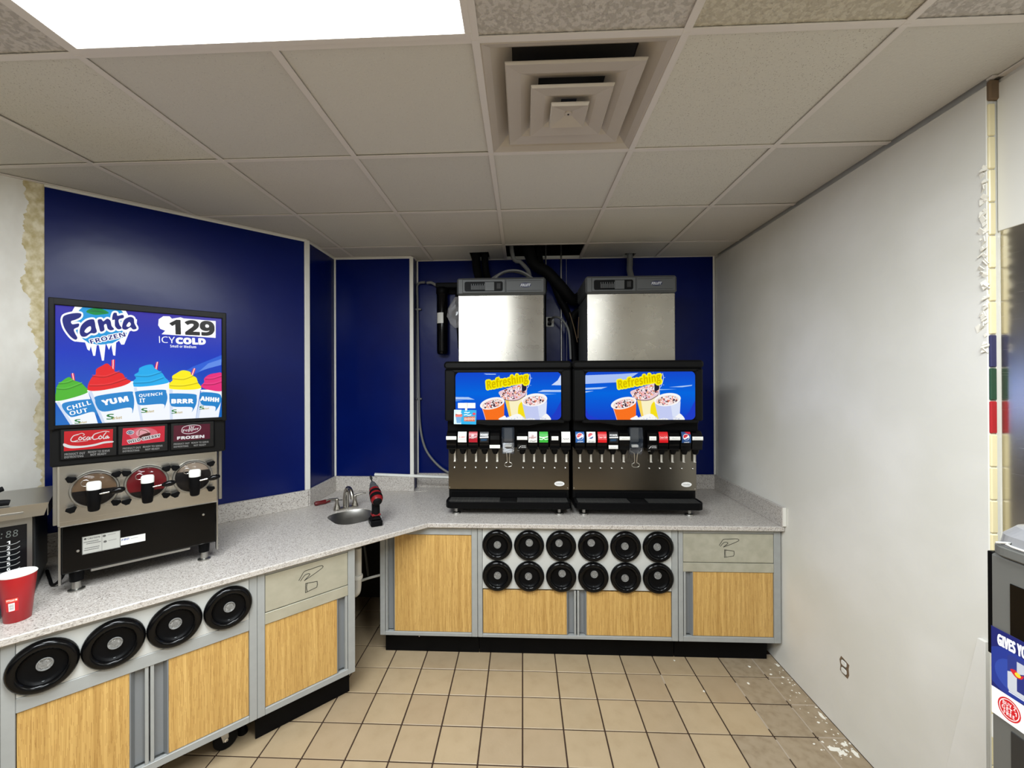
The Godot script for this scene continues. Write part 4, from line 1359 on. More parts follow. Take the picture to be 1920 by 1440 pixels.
func bowed(x: float, y0: float, y1: float, z: float, w: float, bow: float) -> MB:
	# a card bent to the rounded front of a valve
	var b := mb()
	var n := 5
	for i in n:
		var t0 := float(i) / n
		var t1 := float(i + 1) / n
		var z0 := z - bow * pow(2.0 * t0 - 0.85, 2)
		var z1 := z - bow * pow(2.0 * t1 - 0.85, 2)
		var ya := lerpf(y0, y1, t0)
		var yb := lerpf(y0, y1, t1)
		b.quad_s(Vector3(x - w, ya, z0), Vector3(x + w, ya, z0), Vector3(x + w, yb, z1), Vector3(x - w, yb, z1), Vector3(0, t0 - 0.4, 1).normalized(), Vector3(0, t0 - 0.4, 1).normalized(), Vector3(0, t1 - 0.4, 1).normalized(), Vector3(0, t1 - 0.4, 1).normalized(),
			Vector2(0, 1 - t0), Vector2(1, 1 - t0), Vector2(1, 1 - t1), Vector2(0, 1 - t1))
	return b

func soda_dispenser(k: int) -> void:
	if cards.is_empty():
		cards = valve_cards()
	var cx: float = [-0.099, 0.742][k]
	var t := thing("soda_dispenser", ["black soda fountain with a small flyer taped to its lit sign", "black soda fountain beside the white wall, sign without any flyer"][k], "soda machine", Transform3D(Basis.IDENTITY, Vector3(cx, TOP, -2.80)), "soda fountains")
	var w := 0.408
	for x in [-0.345, 0.335]:
		for z in [0.065, -0.5]:
			obj("foot", mb().lathe([Vector2(0.0, 0.0005), Vector2(0.03, 0.0005), Vector2(0.028, 0.008), Vector2(0.012, 0.012), Vector2(0.011, 0.05)], 18, Vector3(x, 0, z)), M.bare_steel, t)
	obj("body", mb().box(Vector3(-w, 0.046, -0.58), Vector3(w, 0.99, -0.012), 0.004), M.black_grain, t)
	obj("splash_panel", mb().box(Vector3(-w, 0.140, -0.013), Vector3(w, 0.5, 0.0), 0.001), M.splash_steel, t)
	for x in [-w + 0.008, w - 0.01]:
		obj("screw", mb().lathe([Vector2(0.004, 0.0), Vector2(0.0035, 0.002), Vector2(0.0, 0.003)], 10, Vector3(x, 0.152, 0.0), Basis(Vector3.RIGHT, PI / 2)), M.chrome, t)
	# drip tray
	var tray := pv([-w, -0.02, -w, 0.095, -w + 0.012, 0.118, -w + 0.035, 0.13, w - 0.035, 0.13, w - 0.012, 0.118, w, 0.095, w, -0.02])
	var dt := obj("drip_tray", mb().prism(tray, 0.047, 0.088, "y", true, 0.003), M.black_satin, t)
	var rim := mb()
	rim.tube([Vector3(-w + 0.03, 0.0885, 0.004), Vector3(-w + 0.006, 0.0885, 0.01), Vector3(-w + 0.004, 0.0885, 0.09), Vector3(-w + 0.034, 0.0885, 0.126), Vector3(w - 0.034, 0.0885, 0.126), Vector3(w - 0.004, 0.0885, 0.09), Vector3(w - 0.006, 0.0885, 0.01), Vector3(w - 0.03, 0.0885, 0.004)], 0.004, 8, 1)
	obj("rim", rim, M.black_satin, dt)
	for s in [-1.0, 1.0]:
		var gr := mb()
		for i in 11:
			var zz := 0.022 + i * 0.009
			gr.box(Vector3(s * 0.06, 0.088, zz), Vector3(s * (w - 0.02), 0.0915, zz + 0.0035))
		for i in 9:
			var xx: float = s * (0.06 + i * 0.04)
			gr.box(Vector3(xx, 0.0882, 0.02), Vector3(xx + 0.004, 0.0905, 0.12))
		obj("grille", gr, M.grille_black, dt)
	var sq := mb()
	for i in 3:
		sq.box(Vector3(-0.048, 0.088, 0.026 + i * 0.032), Vector3(0.048, 0.0905, 0.05 + i * 0.032), 0.001)
	obj("cup_rest", sq, M.black_matt, dt)
	for x in [-0.17, 0.16]:
		obj("clip", mb().box(Vector3(x - 0.02, 0.088, 0.006), Vector3(x + 0.02, 0.097, 0.02), 0.002), M.black_satin, dt)
	obj("back_lip", mb().box(Vector3(-w + 0.02, 0.088, 0.0005), Vector3(w - 0.02, 0.125, 0.006), 0.001), M.black_satin, dt)
	var bd := mb()
	var cv := flat_canvas(256, 128, c8(240, 240, 238))
	cv.text("Cornelius", Vector2(44, 42), Vector2(214, 40), Vector2(38, 88), c8(40, 40, 44), false, "Droid Serif")
	var ell := mb(Transform3D(Basis.IDENTITY, Vector3(0.343, 0.181, 0.0005)))
	for i in 24:
		var a0 := TAU * i / 24
		var a1 := TAU * (i + 1) / 24
		var e0 := Vector3(cos(a0) * 0.034, sin(a0) * 0.0165, 0.001)
		var e1 := Vector3(cos(a1) * 0.034, sin(a1) * 0.0165, 0.001)
		ell.quad_s(Vector3(0, 0, 0.0015), e0, e1, Vector3(0, 0, 0.0015), Vector3.BACK, Vector3.BACK, Vector3.BACK, Vector3.BACK, Vector2(0.5, 0.5), Vector2(0.5 + cos(a0) / 2, 0.5 - sin(a0) / 2), Vector2(0.5 + cos(a1) / 2, 0.5 - sin(a1) / 2), Vector2(0.5, 0.5))
	obj("badge", ell, print_mat(cv.tex()), t)
	# valve bank
	obj("valve_housing", mb().box(Vector3(-w, 0.43, 0.0), Vector3(w, 0.62, 0.03), 0.003), M.black_satin, t)
	var xs := [-0.372, -0.300, -0.228, -0.155, -0.085, 0.094, 0.163, 0.234, 0.307, 0.378]
	var plan: Array = [[-1, 0, 1, 2, -2, -1, 3, 4, -3, 5], [6, 7, 8, 2, -1, -3, 8, -1, 9, -1]][k]
	if valve_meshes.is_empty():
		var prof := PackedVector2Array([Vector2(0.02, 0.425), Vector2(0.086, 0.425), Vector2(0.09, 0.432), Vector2(0.09, 0.452), Vector2(0.094, 0.462), Vector2(0.096, 0.49), Vector2(0.092, 0.515), Vector2(0.082, 0.532), Vector2(0.062, 0.545), Vector2(0.02, 0.548)])
		valve_meshes.body = mb().prism(prof, -0.0325, 0.0325, "x", true, 0.002).mesh()
		valve_meshes.nozzle = mb().lathe([Vector2(0.0, 0.391), Vector2(0.012, 0.391), Vector2(0.015, 0.394), Vector2(0.022, 0.412), Vector2(0.023, 0.428)], 20, Vector3(0, 0, 0.058)).mesh()
		valve_meshes.lever = mb().box(Vector3(0.004, 0.333, 0.018), Vector3(0.0175, 0.425, 0.0205), 0.001).box(Vector3(0.0035, 0.331, 0.018), Vector3(0.018, 0.336, 0.03), 0.001).mesh()
		valve_meshes.bolt = mb().lathe([Vector2(0.0075, 0.0), Vector2(0.007, 0.004), Vector2(0.004, 0.007), Vector2(0.0, 0.008)], 14, Vector3(0.005, 0.287, 0.0), Basis(Vector3.RIGHT, PI / 2)).mesh()
	for i in 10:
		var at := Transform3D(Basis.IDENTITY, Vector3(xs[i], 0, 0))
		var v := obj("valve", valve_meshes.body, M.black_gloss, t, at)
		obj("nozzle", valve_meshes.nozzle, M.black_satin, v)
		obj("lever", valve_meshes.lever, M.lever_steel, v)
		obj("bolt", valve_meshes.bolt, M.chrome, v)
		var c: int = plan[i]
		if c >= 0:
			obj("flavour_card", bowed(0, 0.459, 0.541, 0.0985, 0.0285, 0.012), cards[c], v)
		elif c == -1:
			obj("tape_label", bowed(0.0, 0.489, 0.512, 0.0985, 0.034, 0.001), tape_mat(i), v)
		elif c == -3:
			obj("tape_label", bowed(0.0, 0.487, 0.513, 0.0985, 0.022, 0.001), tape_mat(i), v)
		elif c == -2:
			obj("tape_label", bowed(0.0, 0.433, 0.455, 0.0935, 0.034, 0.001), tape_mat(i), v)
		if k == 1 and i == 3:
			obj("tape_label", bowed(-0.002, 0.431, 0.455, 0.0935, 0.03, 0.001), tape_mat(2), v)
		if i == 5:
			var pc := flat_canvas(128, 96, c8(14, 14, 15))
			pc.text("SODA", Vector2(56, 16), Vector2(112, 16), Vector2(56, 32), c8(240, 240, 240))
			pc.text("WATER", Vector2(50, 48), Vector2(116, 48), Vector2(50, 64), c8(240, 240, 240))
			pc.stroke([20, 72, 46, 26], 7, c8(240, 240, 240), false)
			var q := mb()
			q.print_quad(Vector3(-0.031, 0.457, 0.0925), Vector3(0.031, 0.457, 0.0925), Vector3(0.031, 0.427, 0.0925), Vector3(-0.031, 0.427, 0.0925))
			obj("printed_plate", q, print_mat(pc.tex()), v)
			obj("push_tab", mb().box(Vector3(-0.034, 0.416, 0.09), Vector3(-0.018, 0.423, 0.112), 0.002), M.chrome, v)
	# ice chute with its wire paddle
	var ch := obj("ice_chute", mb().prism(pv([0.03, 0.575, 0.105, 0.57, 0.115, 0.5, 0.105, 0.43, 0.085, 0.395, 0.05, 0.395, 0.03, 0.46]), -0.041, 0.041, "x", true, 0.004), M.smoky_plastic, t, Transform3D(Basis.IDENTITY, Vector3([0.002, -0.012][k], 0, 0)))
	obj("chute_insert", mb().box(Vector3(-0.03, 0.47, 0.032), Vector3(0.03, 0.57, 0.06), 0.006), M.charcoal, ch)
	obj("ice_scoop", mb().box(Vector3(-0.022, 0.437, 0.045), Vector3(0.022, 0.455, 0.075), 0.004), M.cup_inside, ch)
	var wire := mb()
	wire.tube([Vector3(-0.036, 0.435, 0.08), Vector3(-0.034, 0.415, 0.085), Vector3(-0.016, 0.408, 0.088), Vector3(-0.010, 0.395, 0.088), Vector3(-0.007, 0.345, 0.08), Vector3(-0.012, 0.338, 0.08), Vector3(-0.022, 0.332, 0.08), Vector3(-0.022, 0.316, 0.08), Vector3(0.0, 0.310, 0.08), Vector3(0.022, 0.316, 0.08), Vector3(0.022, 0.332, 0.08), Vector3(0.012, 0.338, 0.08), Vector3(0.007, 0.345, 0.08), Vector3(0.010, 0.395, 0.088), Vector3(0.016, 0.408, 0.088), Vector3(0.034, 0.415, 0.085), Vector3(0.036, 0.435, 0.08)], 0.0024, 8, 4)
	obj("wire_paddle", wire, M.chrome, ch)
	# lit sign on top
	var hw := 0.416
	var face := rrect(-hw, 0.612, hw, 1.0, 0.03, 6)
	var sx0: float = [-0.343, -0.335][k]
	var sx1: float = [0.348, 0.365][k]
	var hd := mb()
	hd.prism(rrect(-hw, 0.612, hw, 0.955, 0.012, 4), -0.4, 0.085, "z", true, 0.006)
	obj("sign_housing", hd, M.black_grain, t)
	var bez := mb()
	bez.box(Vector3(-hw + 0.002, 0.612, 0.08), Vector3(sx0, 0.95, 0.1), 0.012)
	bez.box(Vector3(sx1, 0.612, 0.08), Vector3(hw - 0.002, 0.95, 0.1), 0.012)
	bez.box(Vector3(sx0 - 0.02, 0.93, 0.08), Vector3(sx1 + 0.02, 0.95, 0.1), 0.004)
	bez.box(Vector3(sx0 - 0.02, 0.6, 0.08), Vector3(sx1 + 0.02, 0.62, 0.1), 0.004)
	obj("bezel", bez, M.black_grain, t)
	obj("chin", mb().prism(pv([-0.33, 0.613, -0.13, 0.582, 0.13, 0.582, 0.33, 0.613]), 0.03, 0.098, "z", true, 0.003), M.black_grain, t)
	obj("cap", mb().prism(rrect(-hw - 0.003, 0.952, hw + 0.003, 1.004, 0.024, 6), -0.41, 0.106, "z", true, 0.012), M.black_grain, t)
	var scr := mb()
	var outline := rrect(sx0, 0.62, sx1, 0.932, 0.03, 6)
	var idx := Geometry2D.triangulate_polygon(outline)
	for i in range(0, idx.size(), 3):
		for j in [0, 1, 2]:
			var p := outline[idx[i + j]]
			scr._put(Vector3(p.x, p.y, 0.0935), Vector3.BACK, Vector2((p.x - sx0) / (sx1 - sx0), (0.932 - p.y) / 0.312))
	obj("lit_screen", scr, print_mat(soda_screen(k), SCREEN_GLOW, 0.2), t)
	area(Vector3((sx0 + sx1) / 2, 0.776, 0.103), Vector3(0, PI, 0), Vector2(0.66, 0.29), 0.06, c8(150, 185, 255), t)

const SCREEN_GLOW := 0.64

func ice_machine(k: int) -> void:
	var x0: float = [-0.452, 0.431][k]
	var x1: float = [0.160, 1.045][k]
	var cx := (x0 + x1) / 2
	var w := (x1 - x0) / 2
	var t := thing("ice_machine", ["steel-fronted ice machine beside the water filter, atop a soda fountain", "steel-fronted ice machine nearer the white wall, atop a soda fountain"][k], "ice machine", Transform3D(Basis.IDENTITY, Vector3(cx, TOP + 1.0045, -2.85)), "ice machines")
	obj("body", mb().box(Vector3(-w + 0.008, 0.0, -0.41), Vector3(w - 0.008, 0.45, -0.008), 0.003), M.charcoal, t)
	obj("front_panel", mb().box(Vector3(-w + 0.008, 0.002, -0.008), Vector3(w - 0.012, 0.462, 0.006), 0.004), M.wiped_steel, t)
	obj("top_cover", mb().box(Vector3(-w, 0.463, -0.41), Vector3(w, 0.582, 0.012), 0.012), M.charcoal, t)
	var split := 0.03
	var lp := obj("vent_panel", mb().box(Vector3(-w + 0.04, 0.475, 0.01), Vector3(split, 0.57, 0.018), 0.004), M.charcoal, t)
	var vb := obj("vent_recess", mb().prism(rrect(-w + 0.055, 0.486, split - 0.018, 0.553, 0.012, 4), 0.017, 0.0195, "z"), M.black_satin, lp)
	var lou := mb()
	for i in 13:
		var x := -w + 0.1 + i * 0.0075
		lou.box(Vector3(x, 0.498, 0.0195), Vector3(x + 0.004, 0.538 - 0.012 * (i % 2), 0.022))
	obj("louvres", lou, M.charcoal, lp)
	obj("button_plate", mb().box(Vector3(-w + 0.195, 0.489, 0.019), Vector3(-w + 0.26, 0.55, 0.0225), 0.002), M.charcoal, lp)
	obj("switch", mb().box(Vector3(-w + 0.275, 0.5, 0.019), Vector3(-w + 0.305, 0.542, 0.024), 0.004), M.ink, lp)
	var rp := obj("logo_panel", mb().box(Vector3(split + 0.004, 0.475, 0.01), Vector3(w - 0.012, 0.57, 0.018), 0.004), M.charcoal, t)
	for y in [0.487, 0.556]:
		obj("groove", mb().box(Vector3(split + 0.012, y, 0.0178), Vector3(w - 0.03, y + 0.003, 0.0186)), M.ink, rp)
	var cv := flat_canvas(256, 96, c8(74, 76, 77))
	cv.ellipse(128, 48, 124, 44, c8(20, 26, 66))
	cv.text("FOLLETT", Vector2(34, 26), Vector2(238, 26), Vector2(18, 70), c8(236, 238, 240))
	var q := mb()
	q.print_quad(Vector3(0.128, 0.545, 0.019), Vector3(0.208, 0.545, 0.019), Vector3(0.208, 0.507, 0.019), Vector3(0.128, 0.507, 0.019))
	obj("logo", q, print_mat(cv.tex()), rp)

func build_services() -> void:
	var up := CEIL + 0.6
	var hoses := [
		["insulated_hose", "black insulated hose from the ceiling notch to the left ice machine", [Vector3(-0.375, up, -3.30), Vector3(-0.37, 2.72, -3.30), Vector3(-0.345, 2.56, -3.27), Vector3(-0.328, 2.49, -3.24), Vector3(-0.32, 2.455, -3.2)], 0.034, M.rubber],
		["insulated_hose", "thin black insulated hose beside the thicker one, through the ceiling notch", [Vector3(-0.3, up, -3.31), Vector3(-0.3, 2.72, -3.31), Vector3(-0.28, 2.56, -3.29), Vector3(-0.245, 2.455, -3.22)], 0.028, M.rubber],
		["insulated_hose", "thick black hose slanting down from the open ceiling cell", [Vector3(-0.02, up, -3.22), Vector3(0.06, 2.72, -3.245), Vector3(0.2, 2.58, -3.25), Vector3(0.31, 2.46, -3.255), Vector3(0.395, 2.375, -3.29), Vector3(0.465, 2.4, -3.312), Vector3(0.52, 2.45, -3.312)], 0.045, M.rubber],
		["insulated_hose", "black hose bundle crossing behind the gap between the ice machines", [Vector3(0.08, up, -3.352), Vector3(0.14, 2.7, -3.352), Vector3(0.24, 2.55, -3.352), Vector3(0.3, 2.4, -3.352), Vector3(0.37, 2.26, -3.352), Vector3(0.42, 2.1, -3.355), Vector3(0.43, 1.9, -3.355)], 0.03, M.rubber],
		["insulated_hose", "black hose curving along the side of the right ice machine", [Vector3(0.47, 2.3, -3.292), Vector3(0.405, 2.25, -3.288), Vector3(0.385, 2.14, -3.288), Vector3(0.4, 2.0, -3.29), Vector3(0.41, 1.88, -3.29)], 0.026, M.rubber],
		["conduit", "grey flexible conduit dropping from the open ceiling cell", [Vector3(-0.1, up, -3.2), Vector3(-0.08, 2.74, -3.22), Vector3(-0.01, 2.66, -3.24), Vector3(0.05, 2.58, -3.22), Vector3(0.06, 2.455, -3.15)], 0.016, M.grey_hose],
		["conduit", "short grey conduit from the ceiling to the right ice machine", [Vector3(0.865, up, -3.35), Vector3(0.862, 2.73, -3.35), Vector3(0.856, 2.6, -3.33), Vector3(0.855, 2.455, -3.2)], 0.024, M.grey_hose],
		["tubing", "grey tubing looped over the left ice machine", [Vector3(-0.25, 2.455, -3.05), Vector3(-0.2, 2.51, -3.08), Vector3(-0.1, 2.555, -3.1), Vector3(0.02, 2.53, -3.1), Vector3(0.1, 2.455, -3.08)], 0.011, M.grey_hose],
		["tubing", "thinner grey tubing arching over the left ice machine", [Vector3(-0.22, 2.455, -3.0), Vector3(-0.14, 2.53, -3.03), Vector3(-0.03, 2.545, -3.05), Vector3(0.06, 2.5, -3.05), Vector3(0.09, 2.455, -3.03)], 0.008, M.grey_hose],
		["tubing", "long grey water tube hanging along the blue wall", [Vector3(-0.8, 2.545, -3.36), Vector3(-0.865, 2.53, -3.385), Vector3(-0.868, 2.4, -3.39), Vector3(-0.862, 2.0, -3.385), Vector3(-0.856, 1.6, -3.38), Vector3(-0.845, 1.35, -3.38), Vector3(-0.80, 1.17, -3.38), Vector3(-0.70, 1.045, -3.37), Vector3(-0.60, 0.98, -3.36), Vector3(-0.53, 0.95, -3.365)], 0.0095, M.grey_hose],
		["hanger_rod", "tall steel hanger rod between the ice machines", [Vector3(0.318, up, -3.396), Vector3(0.316, 1.5, -3.396)], 0.0075, M.bare_steel],
		["hanger_rod", "short steel hanger rod below the open ceiling cell", [Vector3(0.193, up, -3.396), Vector3(0.193, 2.46, -3.396)], 0.007, M.bare_steel],
		["cable", "thin tan wire forked between the ice machines", [Vector3(0.365, 2.26, -3.225), Vector3(0.395, 2.16, -3.225), Vector3(0.425, 2.03, -3.225)], 0.0035, M.timber],
		["cable", "thin brown wire bent against the right ice machine", [Vector3(0.428, 2.06, -3.215), Vector3(0.43, 2.14, -3.21), Vector3(0.4335, 2.22, -3.2)], 0.0035, M.timber],
		["cable", "grey power cable arching out of the wall socket", [Vector3(0.215, 2.2, -3.374), Vector3(0.245, 2.235, -3.3), Vector3(0.3, 2.215, -3.25), Vector3(0.36, 2.12, -3.248), Vector3(0.375, 1.9, -3.248)], 0.009, M.grey_hose],
		["cable", "black cable hanging straight down beside the left ice machine", [Vector3(0.19, 2.6, -3.39), Vector3(0.188, 2.2, -3.39), Vector3(0.19, 1.8, -3.38)], 0.006, M.rubber],
	]
	for hd in hoses:
		tag(obj(hd[0], mb().tube(hd[2], hd[3], 12, 6), hd[4]), hd[1], "cable" if hd[0] == "cable" else ("rod" if hd[0] == "hanger_rod" else "hose"))
	# water filter on the wall
	var f := thing("water_filter", "black cylindrical water filter with white label on the blue wall", "water filter", Transform3D(Basis.IDENTITY, Vector3(-0.652, 1.95, -3.345)))
	obj("canister", mb().lathe([Vector2(0.0, 0.0), Vector2(0.034, 0.0), Vector2(0.042, 0.008), Vector2(0.045, 0.03), Vector2(0.045, 0.5), Vector2(0.043, 0.51)], 28), M.black_gloss, f)
	obj("collar", mb().lathe([Vector2(0.046, 0.49), Vector2(0.05, 0.495), Vector2(0.05, 0.53), Vector2(0.04, 0.545), Vector2(0.0, 0.546)], 28), M.black_satin, f)
	obj("head", mb().box(Vector3(-0.05, 0.535, -0.04), Vector3(0.21, 0.58, 0.03), 0.008), M.black_satin, f)
	obj("bracket", mb().box(Vector3(-0.03, 0.50, -0.064), Vector3(0.2, 0.59, -0.04), 0.003), M.black_matt, f)
	obj("inlet", mb().tube([Vector3(-0.13, 0.59, -0.02), Vector3(-0.09, 0.588, -0.01), Vector3(-0.045, 0.56, 0.0)], 0.011, 12), M.grey_hose, f)
	var lab := mb()
	for i in 6:
		var a0 := -0.95 + i * 0.22
		var a1 := a0 + 0.22
		lab.quad_s(Vector3(sin(a0) * 0.0455, 0.25, cos(a0) * 0.0455), Vector3(sin(a1) * 0.0455, 0.25, cos(a1) * 0.0455), Vector3(sin(a1) * 0.0455, 0.335, cos(a1) * 0.0455), Vector3(sin(a0) * 0.0455, 0.335, cos(a0) * 0.0455), Vector3(sin(a0), 0, cos(a0)), Vector3(sin(a1), 0, cos(a1)), Vector3(sin(a1), 0, cos(a1)), Vector3(sin(a0), 0, cos(a0)))
	obj("label_sticker", lab, M.white_plastic, f)
	# a gauge still wrapped in a plastic bag hangs beside it
	var bag := thing("wrapped_gauge", "black valve wrapped in a crumpled clear bag beside the water filter", "valve", Transform3D(Basis.IDENTITY, Vector3(-0.53, 2.28, -3.33)))
	obj("gauge", mb().lathe([Vector2(0.0, -0.02), Vector2(0.045, -0.02), Vector2(0.05, 0.0), Vector2(0.045, 0.02), Vector2(0.0, 0.022)], 24, Vector3.ZERO, Basis(Vector3.RIGHT, PI / 2)), M.black_satin, bag)
	obj("stem", mb().tube([Vector3(0.0, 0.22, -0.01), Vector3(0.0, 0.04, 0.0), Vector3(0.01, -0.1, 0.0), Vector3(0.02, -0.28, 0.0)], 0.014, 12), M.black_satin, bag)
	rng.seed = 71
	var cr := mb()
	var pts: Array = []
	for i in 9:
		var row: Array = []
		for j in 13:
			var a := TAU * j / 12
			var prof := sin(PI * (i + 0.6) / 9.4)
			var r := (0.078 * prof) * rng.randf_range(0.72, 1.2)
			row.append(Vector3(cos(a) * r, 0.13 - i * 0.031, sin(a) * r * 0.55 + 0.012))
		row[12] = row[0]
		pts.append(row)
	for i in 8:
		for j in 12:
			cr.tri(pts[i][j], pts[i + 1][j + 1], pts[i + 1][j])
			cr.tri(pts[i][j], pts[i][j + 1], pts[i + 1][j + 1])
	obj("plastic_bag", cr, M.bag_film, bag)
	# power outlet between the ice machines
	var ot := thing("wall_socket", "white power socket on the blue wall between the ice machines", "outlet", Transform3D(Basis.IDENTITY, Vector3(0.222, 2.215, -3.405)))
	obj("cover_plate", mb().prism(rrect(-0.035, -0.04, 0.035, 0.04, 0.006), 0.0, 0.006, "z", true, 0.002), M.white_plastic, ot)
	for s in [-1.0, 1.0]:
		obj("plug", mb().prism(rrect(-0.015, -0.012 + s * 0.019, 0.015, 0.012 + s * 0.019, 0.008), 0.006, 0.028, "z", true, 0.003), M.rubber, ot)
	# small pipe clips on the wall
	for y in [2.32, 1.58]:
		tag(obj("pipe_clip", mb().box(Vector3(-0.885, y, -3.405), Vector3(-0.835, y + 0.014, -3.378), 0.003), M.grey_hose), "small grey clip on the long water tube, level with the %s" % ("ice machines" if y > 2 else "lit soda signs"), "clip", "clips on the water tube")

